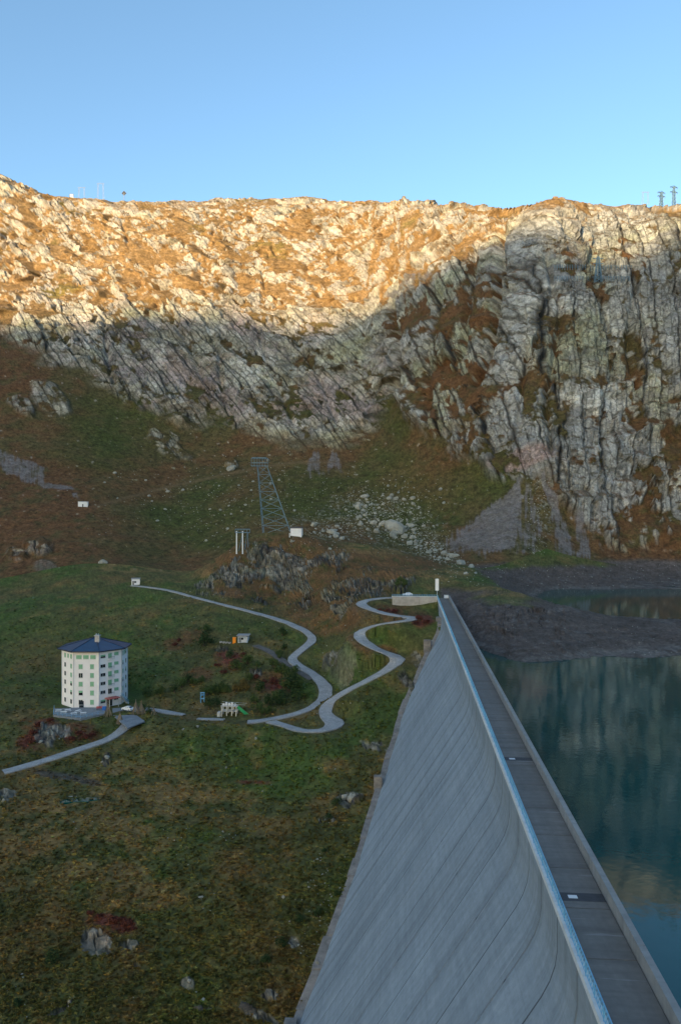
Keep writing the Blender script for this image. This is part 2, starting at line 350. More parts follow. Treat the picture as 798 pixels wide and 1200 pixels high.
for ln, wd, dp in (([(592,275),(588,340),(580,400),(560,452)],5,12),([(560,300),(552,350),(545,420)],4,7),([(459,352),(468,400),(470,445),(456,500)],5,9),([(124,372),(127,420),(133,452)],3,5),([(204,372),(232,430),(252,476)],3.5,4),
                   ([(240,372),(258,420),(262,470)],3,4),([(340,392),(372,440),(395,500)],3,4),([(640,300),(655,380),(640,470),(645,540)],3.5,6),([(700,470),(702,560)],3,6),([(520,350),(505,430),(500,500)],4,6),([(745,330),(730,400),(742,470)],3.5,5),([(68,388),(96,430)],3,4),([(300,388),(318,440),(345,500)],3,3.5),([(618,420),(606,500)],3,5),([(395,245),(402,270)],2.5,5),([(300,310),(312,340)],2,3),([(545,262),(535,282)],4,5),([(145,265),(152,290)],2,3)):
    L = np.array(ln, float); xx = np.interp(py, L[:, 1], L[:, 0]); ins = sstep(L[0, 1]-12, L[0, 1]+6, py)*sstep(L[-1, 1]+10, L[-1, 1]-6, py)
    cl = np.maximum(cl, dp*ins*np.exp(-((px + wx*0.35 - xx)/wd)**2))
big = ridged(np.stack([qa/85, p[:, 1]/160, qb/210], 1), 3, 60)
R_ = 0.35 + 0.65*right
slabk = np.where(right > 0.5, 0.68, 0.5)*(0.6 + 0.4*low)
rockd = slabk*(s1*8.5 + s2*3.4 + s3*1.0) + R_*(h1*3.2 + h2*0.7) - 1.5*sstep(0.06, 0.0, c1)*R_ - 0.8*sstep(0.07, 0.0, c2) + 1.4*sstep(0.0, 0.35, out - th)
rockd = rockd*(1 - 0.6*upper*sstep(26, 4, py - np.interp(px, [0,100,250,400,500,700,800],[206,236,238,242,243,246,262])))
disp = cliff*(big*np.where(right > 0.5, 9.0, 5.5) - cl) + rockm*rockd + (1 - rockm)*(fbm(p/45, 3, 80)*2.2 + fbm(p/9, 3, 81)*0.8)
disp += fbm(p/3.2, 2, 83)*0.30
horiz = np.stack([nrm[:, 0]*0.6, np.full(len(p), -1.0), np.zeros(len(p))], 1).astype(np.float32)
hmove = cliff*(t1*m1*15 + t2*m2*7.5 + t3*m3*2.2*rockm)
fade = sstep(0, 30, D_mtn - FOOT[:, None]).ravel()*sstep(0, 1, 1.0)
P2 = p + nrm*(disp*fade)[:, None] + horiz*(hmove*fade)[:, None]
N2 = gridnorm(P2.reshape(*shp, 3)).reshape(-1, 3)
# what covers it
flat = sstep(0.66, 0.84, N2[:, 2] + noise(p/6, 91)*0.12)
rock = np.tile(np.array((0.235, 0.222, 0.18), np.float32), (len(p), 1))
rock = mixc(rock, (0.35, 0.33, 0.285), sstep(-0.05, 0.55, n2*0.8 + 0.9*(u2 - 0.5) + 0.5*(r2 - 0.5)))
rock = mixc(rock, (0.13, 0.122, 0.115), sstep(0.05, 0.5, -n2*0.6 + 0.8*(u1 - 0.5) + n3*0.5 + 0.3*(r1 - 0.5)))
rock = mixc(rock, (0.215, 0.165, 0.155), 0.75*sstep(0.0, 0.45, n1 + n3*0.4)*(1 - right))
rock = mixc(rock, (0.265, 0.27, 0.165), 0.65*sstep(-0.05, 0.45, -n1 + n2*0.5))
rock = mixc(rock, (0.215, 0.225, 0.225), 0.6*right*sstep(-0.3, 0.4, n1))
rock = mixc(rock, (0.41, 0.395, 0.35), 0.8*sstep(0.3, 0.9, blob(px, py, [(690,475,46,18,8),(730,455,40,10),(650,500,14,10),(755,495,16,10),(300,430,30,20),(640,360,22,30)], wx, wy))*sstep(-0.3, 0.25, n3 + n2))
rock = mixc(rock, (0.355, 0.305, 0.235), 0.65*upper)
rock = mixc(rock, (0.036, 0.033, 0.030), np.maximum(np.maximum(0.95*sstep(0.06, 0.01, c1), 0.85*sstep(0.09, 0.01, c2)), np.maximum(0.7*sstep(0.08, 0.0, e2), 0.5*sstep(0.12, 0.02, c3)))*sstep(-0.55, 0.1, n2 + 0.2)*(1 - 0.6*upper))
rock = mixc(rock, (0.27, 0.19, 0.165), 0.7*sstep(0.4, 0.9, blob(px, py, [(622,540,28,14),(600,548,30,8)], wx*.5, wy*.5)))
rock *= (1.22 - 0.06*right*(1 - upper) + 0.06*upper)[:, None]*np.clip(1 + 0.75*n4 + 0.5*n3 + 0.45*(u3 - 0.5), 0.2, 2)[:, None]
turf = np.tile(np.array((0.078, 0.062, 0.024), np.float32), (len(p), 1))
turf = mixc(turf, (0.046, 0.054, 0.016), sstep(-0.1, 0.5, n1 + n2*0.6)*sstep(420, 520, py))
turf = mixc(turf, (0.100, 0.056, 0.024), sstep(-0.15, 0.35, -n1*0.7 + n2*0.7 + n3*0.3))
greeny = sstep(0.25, 0.9, blob(px, py, [(130,520,70,60),(300,600,110,50),(450,570,70,50),(230,610,90,35),(420,545,90,30),(560,560,40,20),(470,480,20,40)], wx*1.6, wy*1.6))
turf = mixc(turf, (0.052, 0.060, 0.016), 0.7*greeny*sstep(-0.4, 0.3, n2 + n1))
rusty = sstep(0.3, 0.9, blob(px, py, [(30,590,90,60),(60,660,90,30),(760,600,110,70),(730,500,70,50),(540,420,80,130),(600,330,80,50),(0,440,60,60),(480,370,50,50),(690,320,80,40),(720,560,90,60)], wx*1.6, wy*1.6))
turf = mixc(turf, (0.100, 0.050, 0.022), rusty*0.85*sstep(-0.45, 0.15, n2 + n3*0.7))
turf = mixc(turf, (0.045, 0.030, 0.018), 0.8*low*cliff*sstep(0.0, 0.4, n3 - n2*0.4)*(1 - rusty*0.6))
turf = mixc(turf, (0.235, 0.135, 0.052), upper*0.9)  # gold of the grass itself, lifted by painted sunlight
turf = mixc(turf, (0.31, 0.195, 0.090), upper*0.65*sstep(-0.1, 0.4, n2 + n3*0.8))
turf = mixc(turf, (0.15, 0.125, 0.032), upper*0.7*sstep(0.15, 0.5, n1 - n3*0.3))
turf *= (1.12 - 0.05*upper)[:, None]*np.clip(1 + 0.8*n4 + 0.65*n3, 0.3, 2.3)[:, None]
bare = np.clip(rockm*(1 - 0.75*flat*np.where(px > 460, 1.0, 0.7)), 0, 1)
bare = np.clip(bare + (1 - cliff)*sstep(0.30, 0.40, n3*0.8 + n2*0.25 + n4*0.15)*sstep(690, 560, py)*0.7*(1 - greeny*0.35), 0, 1)
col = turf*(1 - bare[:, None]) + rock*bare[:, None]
# scree fans, talus, drawn-down shore
def fan(ax, ay, bx0, bx1, by): 
    t = np.clip((py + wy*0.7 - ay)/(by - ay), 0, 1.3); c_ = ax + ((bx0 + bx1)/2 - ax)*t; hw = 3 + ((bx1 - bx0)/2)*t
    return sstep(1.5, 0.45, np.abs(px + wx*0.8 - c_)/hw)*sstep(ay - 6, ay + 4, py)*sstep(by + 12, by - 6, py + wy)
strk = noise(np.stack([px/3.2, py/26, px*0], 1), 660)*0.5 + noise(np.stack([px/1.5, py/14, px*0], 1), 661)*0.4
scree = np.maximum.reduce([fan(606,566,520,606,642), fan(618,566,596,640,648)*0.55, fan(640,560,655,672,648)*0.75, fan(672,600,676,690,650)*0.7, fan(372,530,362,378,552)*0.8, fan(392,530,386,404,552)*0.8])
scree = np.maximum(scree, 0.72*sstep(0.3, 0.9, blob(px, py, [(480,338,38,6,-24),(20,548,46,11,22),(62,570,36,7,28)], wx*1.8, wy*1.8)))
scree = sstep(0.35, 0.75, scree + strk*0.75*(scree > 0.02) + 0.35*n3*(scree > 0.02))
col = mixc(col, (0.165, 0.15, 0.145), scree*np.clip(0.75 + 0.6*n3 + 0.5*n4, 0, 1)); bare = np.maximum(bare, scree*0.6)
talus = sstep(0.35, 0.9, blob(px, py, [(455,610,60,32,15),(500,640,50,22,30),(420,600,50,25),(520,660,34,12,30),(380,620,60,20),(640,590,14,40,8)], wx, wy))
col = mixc(col, (0.26, 0.255, 0.21), talus*sstep(0.1, 0.4, noise(p/2.6, 120) + 0.5*noise(p/1.3, 121))*0.45)
shore = sstep(5.5, 2.0, P2[:, 2] + n2*2.2)*sstep(520, 570, px)
sc = np.array((0.105, 0.086, 0.076), np.float32)[None, :]*(1 + 0.6*n3 + 0.5*n4 + 0.4*n2)[:, None]
col = col*(1 - shore[:, None]) + sc*shore[:, None]
path = np.exp(-((py - np.interp(px, [110,190,260,300,340,400], [594,573,556,549,543,541]))/1.6)**2)*sstep(100, 125, px)*sstep(410, 380, px)
col = mixc(col, (0.15, 0.105, 0.055), 0.7*path)
col = np.clip(col, 0.008, 0.7)

def grid_faces(nc, nr):
    i = np.arange(nc*nr).reshape(nc, nr); return np.stack([i[:-1, :-1], i[1:, :-1], i[1:, 1:], i[:-1, 1:]], 2).reshape(-1, 4)
def terrain_mat(name, bump=1.0):
    m, nt, b = new_mat(name)
    at = nd(nt, 'ShaderNodeAttribute', attribute_name='tone'); rk = nd(nt, 'ShaderNodeAttribute', attribute_name='bare')
    tc = nd(nt, 'ShaderNodeTexCoord')
    n0 = nd(nt, 'ShaderNodeTexNoise', Scale=0.9, Detail=8.0, Roughness=0.7); nt.links.new(tc.outputs['Object'], n0.inputs['Vector'])
    n1 = nd(nt, 'ShaderNodeTexNoise', Scale=0.22, Detail=6.0, Roughness=0.65); nt.links.new(tc.outputs['Object'], n1.inputs['Vector'])
    mr = nd(nt, 'ShaderNodeMapRange'); mr.inputs[1].default_value = 0.3; mr.inputs[2].default_value = 0.7; mr.inputs[3].default_value = 0.55; mr.inputs[4].default_value = 1.45
    nt.links.new(n0.outputs[0], mr.inputs[0])
    mr2 = nd(nt, 'ShaderNodeMapRange'); mr2.inputs[1].default_value = 0.3; mr2.inputs[2].default_value = 0.7; mr2.inputs[3].default_value = 0.75; mr2.inputs[4].default_value = 1.25
    nt.links.new(n1.outputs[0], mr2.inputs[0])
    mu = nd(nt, 'ShaderNodeMath', operation='MULTIPLY'); nt.links.new(mr.outputs[0], mu.inputs[0]); nt.links.new(mr2.outputs[0], mu.inputs[1])
    vm = nd(nt, 'ShaderNodeVectorMath', operation='SCALE'); nt.links.new(at.outputs['Color'], vm.inputs[0]); nt.links.new(mu.outputs[0], vm.inputs['Scale'])
    nt.links.new(vm.outputs[0], b.inputs['Base Color'])
    b.inputs['Roughness'].default_value = 0.92; b.inputs['Specular IOR Level'].default_value = 0.15
    bp = nd(nt, 'ShaderNodeBump', Strength=0.8, Distance=0.55*bump); nt.links.new(n0.outputs[0], bp.inputs['Height']); nt.links.new(bp.outputs[0], b.inputs['Normal'])
    return m
def terrain_obj(name, P, shp, col, bare, mat):
    me = mesh_np(name, P, grid_faces(*shp)[:, ::-1], mat, smooth=False)
    a = me.attributes.new('tone', 'FLOAT_COLOR', 'POINT'); a.data.foreach_set('color', np.concatenate([col, np.ones((len(col), 1))], 1).astype(np.float32).ravel())
    a = me.attributes.new('bare', 'FLOAT', 'POINT'); a.data.foreach_set('value', bare.astype(np.float32))
    return tag(link(name, me), kind='structure')
M_TER = terrain_mat('alpine_ground')
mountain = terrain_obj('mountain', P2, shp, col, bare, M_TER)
GRID_M = P2.reshape(*shp, 3)

# ---- the valley floor, knoll and promontory
pxv, PV = lay(D_val); NV = gridnorm(PV); shv = D_val.shape
p = PV.reshape(-1, 3).astype(np.float32); nrm = NV.reshape(-1, 3); px = pxv.ravel(); py = pyof(p)
def near_paths(xy, paths=PATHS, chunk=40000):
    """distance to the nearest road centre line, its height there and half width"""
    P = np.concatenate(list(paths.values())); G = np.concatenate([np.gradient(q[:, :3], axis=0) for q in paths.values()])
    d = np.empty(len(xy)); z = np.empty(len(xy)); w = np.empty(len(xy)); A = P[:, :2]; a2 = (A**2).sum(1)
    for s in range(0, len(xy), chunk):
        B = xy[s:s+chunk]; dd = (B**2).sum(1)[:, None] + a2[None] - 2*B @ A.T; j = dd.argmin(1)
        g = G[j]; gl = np.maximum((g[:, :2]**2).sum(1), 1e-6); t = np.clip(((B - A[j])*g[:, :2]).sum(1)/gl, -0.6, 0.6)
        C_ = A[j] + g[:, :2]*t[:, None]; d[s:s+chunk] = np.hypot(*(B - C_).T); z[s:s+chunk] = P[j, 2] + g[:, 2]*t; w[s:s+chunk] = P[j, 3]/2
    return d, z, w
rd, rz, rw = near_paths(p[:, :2].astype(np.float64))
calm = sstep(2.0, 9.0, rd)
HOTEL = Vector(((112 - CX)/F*271.5, 271.5, -31.0))
hd = np.hypot(p[:, 0] - HOTEL.x, p[:, 1] - HOTEL.y)
calm = calm*sstep(15, 26, hd)
endd = np.hypot(p[:, 0] - dam(264, 2, 0).x, p[:, 1] - dam(264, 2, 0).y)
warp = np.stack([noise(p/20, 203), noise(p/20, 204)], 1)*8 + np.stack([noise(p/6, 205), noise(p/6, 206)], 1)*4
wx, wy = warp[:, 0], warp[:, 1]
ROCKS = [(262,672,13,11,-35),(240,688,12,9,-35),(275,675,16,10),(338,668,22,20,60),(352,688,12,10),(300,645,14,10),(320,655,10,12),(385,655,26,10,-10),(392,700,14,5),(405,716,16,4),(425,690,24,11),(470,685,14,8),
         (398,780,14,18,-15),(408,765,12,12),(388,775,8,14),(400,702,8,5),(55,862,14,13),(70,858,14,8),(112,1102,24,17,30),(150,1108,14,6),(220,1150,8,6),(300,1190,26,5,25),(315,1172,12,5),(235,1180,13,3),
         (412,938,15,9),(345,1108,7,5),(440,875,20,4,10),(8,930,12,10),(125,890,6,5),(160,1135,6,3),(70,1185,18,4,-35),(390,1090,4,7),(370,1140,5,7),(262,760,7,4),(300,790,8,4),(480,800,6,20,-30),(492,770,5,14,-30),(385,960,10,5)]
knoll = sstep(0.25, 0.8, blob(px, py, [(330,668,70,34),(270,672,40,18,-30),(400,690,50,32),(440,680,50,16),(398,778,17,24),(345,705,50,16)], wx*.8, wy*.8))
kout = noise(np.stack([p[:, 0]/11, p[:, 1]/16, p[:, 2]/13], 1), 213)*0.9 + noise(p/4.2, 214)*0.5 + noise(p/1.8, 215)*0.25
rk = sstep(0.40, 0.66, blob(px, py, ROCKS, wx*.8, wy*.8) + 0.34*noise(p/5, 207) + 0.22*noise(p/2, 208))
rk = np.maximum(rk*sstep(-0.55, -0.2, kout), knoll*sstep(0.15, 0.30, kout))
prom = sstep(2.6, 0.4, p[:, 2] + noise(p/12, 210)*1.6 + noise(p/4, 211)*0.6)*sstep(500, 520, px - (p[:, 1] < 250)*0)*sstep(0, 3, (p[:, 0] - (12.41 + 0.0815*p[:, 1])))
crest = sstep(0.45, 0.75, blob(px, py, [(655,735,8,30),(610,715,40,8),(600,730,30,16),(575,715,14,16),(640,728,20,10)], wx, wy))
amp = np.maximum(rk, 0.22*prom*crest)*calm
ang = 0.45; qa = p[:, 0]*math.cos(ang) + p[:, 2]*math.sin(ang); qb = -p[:, 0]*math.sin(ang) + p[:, 2]*math.cos(ang)
q = np.stack([qa, p[:, 1], qb], 1).astype(np.float32) + np.stack([noise(p/9, 221), noise(p/9, 222), noise(p/9, 223)], 1)*2
h1, e1, r1 = facets(q/np.array((6.5, 9, 11), np.float32), 11, 1.0); h2, e2, r2 = facets(q/np.array((2.0, 3.4, 4.2), np.float32), 12, 1.1)
steepf = np.interp(py, [700, 800, 1200], [1.0, 0.7, 0.35])
disp = amp*(h1*1.9*steepf + h2*0.8 + 0.55*steepf - 0.9*sstep(0.15, 0.0, e1) - 0.45*sstep(0.14, 0.0, e2))
disp += calm*(1 - 0.7*prom)*(fbm(p/26, 3, 230)*2.1 + fbm(p/7, 3, 231)*0.42) + (0.25 + 0.75*calm)*fbm(p/1.9, 2, 232)*0.20
disp += prom*(fbm(np.stack([p[:, 0]/16, p[:, 1]/6, p[:, 2]/1.2], 1), 4, 233)*0.9 + h1*0.25 + h2*0.15)
disp += calm*knoll*(fbm(p/13, 3, 234)*3.2)
dsd = (p[:, 0] - DP0.x)*DN.x + (p[:, 1] - DP0.y)*DN.y                     # signed distance from the dam crest edge
fade = sstep(0, 25, FOOT[:, None] - D_val).ravel()
P2 = p + nrm*(disp*fade)[:, None]
bl = sstep(1.0, 0.0, (rd - rw - 0.4)/6.0); P2[:, 2] = P2[:, 2]*(1 - bl) + (rz - 0.30)*bl
hb = sstep(23, 14.5, hd); P2[:, 2] = P2[:, 2]*(1 - hb) + (HOTEL.z - 0.12)*hb
wet = sstep(60, 10, endd)*sstep(-6, 2, dsd)
N2 = gridnorm(P2.reshape(*shv, 3)).reshape(-1, 3)
n1 = fbm(p/34, 3, 300); n2 = fbm(p/10, 3, 301); n3 = fbm(p/3, 3, 302); n4 = fbm(p/1.1, 2, 303)
turf = np.tile(np.array((0.062, 0.064, 0.022), np.float32), (len(p), 1))
turf = mixc(turf, (0.040, 0.060, 0.014), sstep(-0.10, 0.25, n1 + n2*0.7))
turf = mixc(turf, (0.100, 0.066, 0.026), sstep(-0.05, 0.4, -n1*0.6 + n2*0.8 + n3*0.3)*0.8)
tan_ = sstep(0.3, 0.9, blob(px, py, [(170,930,140,34,8),(100,980,110,40),(130,960,90,30),(250,940,60,20),(160,1050,60,20),(30,890,60,16),(120,1020,60,16),(200,665,90,8),(450,640,60,10),(500,670,60,8),(600,693,50,8)], wx, wy))
turf = mixc(turf, (0.130, 0.086, 0.034), tan_*sstep(-0.35, 0.2, n2 + n3*0.6)*0.9)
green = sstep(0.3, 0.9, blob(px, py, [(150,690,60,6),(250,770,60,30),(60,770,80,50),(300,735,50,14),(440,830,40,30),(380,1100,60,90),(60,1150,80,50),(210,860,50,10),(260,1120,80,50),(480,745,20,12),(540,690,20,5)], wx, wy))
turf = mixc(turf, (0.040, 0.054, 0.014), green*0.6*sstep(-0.5, 0.3, n2 + n1))
rust = sstep(0.35, 0.9, blob(px, py, [(330,655,100,34),(400,672,90,34),(350,640,60,16),(300,690,60,14),(380,720,50,25),(345,700,50,14),(470,720,26,6),(460,713,30,5),(495,728,16,10),(450,752,16,4),(420,765,20,14),(90,862,30,16),(38,872,22,10),(35,850,16,10),(145,1083,16,11),(205,755,14,8),(270,775,22,14),(320,800,30,12),(110,1075,14,8),(225,745,20,10),(470,660,60,12),(120,1090,10,8),(300,915,22,3),(230,790,20,8)], wx*.8, wy*.8))
turf = mixc(turf, (0.092, 0.048, 0.021), rust*0.88*sstep(-0.6, 0.1, n2*0.7 + n3))
red = sstep(0.45, 0.9, blob(px, py, [(145,1083,17,11),(92,862,26,11),(38,868,20,9),(495,728,13,9),(455,716,26,4),(268,772,18,9),(322,802,14,6),(55,848,18,8),(448,757,18,3),(300,915,18,2.5),(125,1075,16,8)], wx*.5, wy*.5))
turf = mixc(turf, (0.085, 0.026, 0.020), red*0.85*sstep(-0.6, 0.1, n3 + n2))
turf *= 1.38*np.clip(1 + 0.55*n4 + 0.5*n3 + 0.45*n2 + 0.25*n1, 0.35, 2.2)[:, None]
rock = np.tile(np.array((0.19, 0.19, 0.175), np.float32), (len(p), 1))
rock = mixc(rock, (0.33, 0.325, 0.30), sstep(0.0, 0.45, n3 + r2 - 0.5)); rock = mixc(rock, (0.09, 0.09, 0.095), sstep(0.05, 0.5, -n2 + r1 - 0.5)); rock = mixc(rock, (0.05, 0.05, 0.05), sstep(0.09, 0.0, e2)*0.7)
rock = mixc(rock, (0.40, 0.34, 0.29), sstep(0.4, 0.8, blob(px, py, [(110,1104,22,16)], wx*.3, wy*.3))*0.7*sstep(-0.3, 0.3, n3)); rock = mixc(rock, (0.30, 0.30, 0.20), 0.6*sstep(0.0, 0.4, n1 + n2*0.6)); rock *= np.array((1.06, 1.0, 0.9), np.float32)[None, :]; rock *= np.interp(py, [730, 860], [0.62, 0.80]).astype(np.float32)[:, None]*np.clip(1 + 1.0*n4 + 0.6*n3, 0.2, 2.2)[:, None]
flat = sstep(0.80, 0.93, N2[:, 2] + n3*0.07)*np.interp(py, [700, 760, 900], [0.85, 0.6, 0.3])
bare = np.clip(sstep(0.25, 0.6, rk + n3*0.22)*(1 - flat), 0, 1)*calm
grit = sstep(0.33, 0.42, n3*0.7 + n4*0.5)*sstep(-0.1, 0.3, n1 - 0.05)*0.7*calm
col = turf*(1 - bare[:, None]) + rock*bare[:, None]
col = mixc(col, (0.24, 0.235, 0.22), grit*(1 - bare)*0.6)
sh = np.array((0.092, 0.074, 0.064), np.float32)[None, :]*(1 + 0.55*n3 + 0.4*n4 + 0.3*n2)[:, None]
sh = mixc(sh, (0.125, 0.115, 0.112), 0.7*sstep(0.1, 0.5, fbm(np.stack([p[:, 0]/20, p[:, 1]/3, p[:, 2]], 1), 3, 320))); sh = mixc(sh, (0.16, 0.155, 0.155), 0.5*crest*sstep(0.1, 0.4, n3))
sh = mixc(sh, (0.17, 0.16, 0.15), 0.55*sstep(0.9, 0.1, np.abs(P2[:, 2] + 7.4 + 0.3*n2))*sstep(-0.4, 0.3, n3 + n2))
col = col*(1 - prom[:, None]) + sh*prom[:, None]
verge = sstep(2.2, 0.2, rd - rw)*(0.35 + 0.5*sstep(-0.2, 0.4, n2)); col = mixc(col, (0.13, 0.095, 0.05), verge*0.7)
dirt = sstep(0.4, 0.8, blob(px, py, [(70,908,30,5,6),(100,915,20,4,12),(350,1000,0.1,0.1)], wx*.4, wy*.3)); col = mixc(col, (0.075, 0.068, 0.06), dirt*0.8)
col = np.clip(col, 0.006, 0.55)
valley = terrain_obj('valley_ground', P2, shv, col, bare, M_TER)
GRID_V = P2.reshape(*shv, 3)
GRID = np.concatenate([GRID_V, GRID_M[:, 1:]], 1)
GPY = HY + (CAMZ - GRID[..., 2])*F/GRID[..., 1]
GRUN = np.minimum.accumulate(GPY, 1)
def at(px, py):
    """the point of the ground that shows at a pixel of the photograph"""
    i = int(np.abs(COLS - px).argmin()); j = int(np.searchsorted(-GRUN[i], -py)); j = min(max(j, 1), GRID.shape[1]-1)
    a, b = GRID[i, j-1], GRID[i, j]; ya, yb = GPY[i, j-1], GPY[i, j]; t = 0.0 if abs(ya-yb) < 1e-6 else min(max((ya - py)/(ya - yb), 0), 1)
    q = a*(1-t) + b*t; D = q[1]
    return Vector(((px - CX)/F*D, D, q[2]))
def ground_z(x, y):
    px = CX + x/y*F; i = int(np.abs(COLS - px).argmin()); return float(np.interp(y, GRID[i, :, 1], GRID[i, :, 2]))

# ---- unseen mountain behind the camera, crest shaped to throw the valley into shade
perp = Vector((-SH.y, SH.x, 0)); TAN = math.tan(SUN_EL); RB = 3000.0
LINE = [(-120,384),(0,384),(60,388),(110,392),(150,366),(200,372),(250,374),(300,384),(350,390),(400,386),(435,372),(460,352),(500,332),(540,312),(580,292),(610,282)]
sk = []
for a in LINE:
    i = int(np.abs(COLS - a[0]).argmin()); g = int(np.argmax(HY + (CAMZ - PM[i, :, 2])*F/PM[i, :, 1] <= a[1])); q = Vector(PM[i, g])
    sk.append((q.dot(perp), q.z + (RB - q.dot(SH))*TAN))
for X, Y, z in ((182, 705, 284), (225, 725, 252), (255, 745, 236), (285, 740, 240), (320, 735, 264), (420, 730, 312)):
    q = Vector((X, Y, z)); sk.append((q.dot(perp), q.z + (RB - q.dot(SH))*TAN))
sk = sorted(sk); SKW = np.array([a[0] for a in sk]); SKH = np.array([a[1] for a in sk])
wv = np.concatenate([np.arange(-4200, -1100, 80.0), np.arange(-1100, 500, 7.0), np.arange(500, 4200, 80.0)])
hv = np.interp(wv, SKW, SKH)
k7 = np.array([1, 2, 3, 2, 1])/9.0; hv = np.convolve(np.pad(hv, 2, mode='edge'), k7, 'valid')
hv = hv + 2.2*np.array([math.sin(w/23.0) + 0.7*math.sin(w/9.3 + 1) for w in wv])
rows = np.array([-1100, -900, -700, -560, -430, -320, -220, -140, -80, -40, -15, 0, 15, 60, 150, 300, 600, 1100.0])   # across the crest, towards the valley first
drop = np.interp(np.abs(rows), [0, 60, 300, 700, 1100], [0, 50, 240, 640, 820])
V = []
for w, h in zip(wv, hv):
    for r, d in zip(rows, drop):
        q = perp*w + SH*(RB + r); V.append((q.x, q.y, max(h - d, -70)))
V = np.array(V, np.float32); nz = fbm(V/90, 4, 400)*np.tile(np.minimum(np.abs(rows)/3, 26), len(wv)); V[:, 2] += nz
me = mesh_np('shading_ridge', V, grid_faces(len(wv), len(rows)), None)
me.materials.append(mottled('far_slope', (0.05, 0.05, 0.022), (0.17, 0.16, 0.14), 0.02, 0.95))
tag(link('unseen_ridge', me), kind='structure')

# ---- lake
def lake_mat():
    m, nt, b = new_mat('lake_water'); tc = nd(nt, 'ShaderNodeTexCoord')
    n1 = nd(nt, 'ShaderNodeTexNoise', Scale=0.55, Detail=4.0, Roughness=0.6); n2 = nd(nt, 'ShaderNodeTexNoise', Scale=0.035, Detail=3.0)
    for n in (n1, n2): nt.links.new(tc.outputs['Object'], n.inputs['Vector'])
    cr = nd(nt, 'ShaderNodeValToRGB'); cr.color_ramp.elements[0].color = (0.0003, 0.050, 0.050, 1); cr.color_ramp.elements[1].color = (0.0006, 0.072, 0.070, 1)
    nt.links.new(n2.outputs[0], cr.inputs[0]); nt.links.new(cr.outputs[0], b.inputs['Base Color'])
    b.inputs['Roughness'].default_value = 0.035; b.inputs['IOR'].default_value = 1.333; b.inputs['Specular IOR Level'].default_value = 0.46; b.inputs['Specular Tint'].default_value = (0.75, 0.95, 1.0, 1)
    bp = nd(nt, 'ShaderNodeBump', Strength=1.0, Distance=0.012); nt.links.new(n1.outputs[0], bp.inputs['Height']); nt.links.new(bp.outputs[0], b.inputs['Normal'])
    return m
LAKE_Z = -8.0
a = dam(-140, 4.5, LAKE_Z); b = dam(262, 4.5, LAKE_Z)
poly = [a, (900, a.y, LAKE_Z), (900, 640, LAKE_Z), (110, 640, LAKE_Z), (70, 400, LAKE_Z), b]
me = bpy.data.meshes.new('lake'); me.from_pydata([tuple(v) for v in poly], [], [tuple(range(len(poly)))]); me.materials.append(lake_mat())
tag(link('lake', me), kind='structure')

# ---- lower ground outside the view, so nothing hangs over a void
b_ = MB(); b_.add([(-4000, -4000, -72), (4000, -4000, -72), (4000, 6000, -72), (-4000, 6000, -72)], [(0, 1, 2, 3)])
tag(b_.build('ground', mottled('plain_turf', (0.04, 0.05, 0.015), (0.08, 0.065, 0.03), 0.05, 0.95)), kind='structure')

# ---- roads and tracks
def road_mat(name, c0, c1, crack=0.5):
    m, nt, b = new_mat(name); tc = nd(nt, 'ShaderNodeTexCoord')
    n = nd(nt, 'ShaderNodeTexNoise', Scale=0.35, Detail=7.0, Roughness=0.7); v = nd(nt, 'ShaderNodeTexNoise', Scale=2.2, Detail=4.0)
    for k in (n, v): nt.links.new(tc.outputs['Object'], k.inputs['Vector'])
    cr = nd(nt, 'ShaderNodeValToRGB'); cr.color_ramp.elements[0].position = 0.32; cr.color_ramp.elements[1].position = 0.62
    cr.color_ramp.elements[0].color = (*c0, 1); cr.color_ramp.elements[1].color = (*c1, 1); nt.links.new(n.outputs[0], cr.inputs[0])
    mr = nd(nt, 'ShaderNodeMapRange'); mr.inputs[1].default_value = 0.3; mr.inputs[2].default_value = 0.7; mr.inputs[3].default_value = 1 - crack*0.5; mr.inputs[4].default_value = 1 + crack*0.3
    nt.links.new(v.outputs[0], mr.inputs[0]); vm = nd(nt, 'ShaderNodeVectorMath', operation='SCALE'); nt.links.new(cr.outputs[0], vm.inputs[0]); nt.links.new(mr.outputs[0], vm.inputs['Scale'])
    nt.links.new(vm.outputs[0], b.inputs['Base Color']); b.inputs['Roughness'].default_value = 0.85
    return m
M_ROAD = road_mat('worn_asphalt', (0.235, 0.238, 0.24), (0.35, 0.352, 0.35)); M_TRACK = road_mat('gravel_track', (0.07, 0.066, 0.062), (0.14, 0.125, 0.11))
def road(name, P, mat, lift=0.0):
    n = len(P); T = np.gradient(P[:, :2], axis=0); T /= np.linalg.norm(T, axis=1, keepdims=True); Nn = np.stack([-T[:, 1], T[:, 0]], 1)
    V = []; Fq = []
    jit = np.array([noise(np.array([[i*0.35, 0.5, k*3.1]]), 9)[0] for k in (0, 1) for i in range(n)]).reshape(2, n)*0.7
    for i in range(n):
        w = P[i, 3]/2
        for u, dz in ((-1, -0.5), (-1, 0), (0, 0.03), (1, 0), (1, -0.5)):
            e = (w + (jit[0, i] if u < 0 else jit[1, i]))*u if u else 0
            V.append((P[i, 0] + Nn[i, 0]*e, P[i, 1] + Nn[i, 1]*e, P[i, 2] + dz + lift))
    for i in range(n-1):
        for k in range(4): Fq.append((i*5+k, i*5+k+1, i*5+5+k+1, i*5+5+k))
    me = mesh_np(name, V, Fq, mat); return tag(link(name, me), kind='structure')
road('road', PATHS['low'], M_ROAD, 0.012); road('road', PATHS['high'], M_ROAD, 0.0)
road('road', PATHS['yard'], M_ROAD, 0.0); road('road', PATHS['court'], M_ROAD, 0.0)
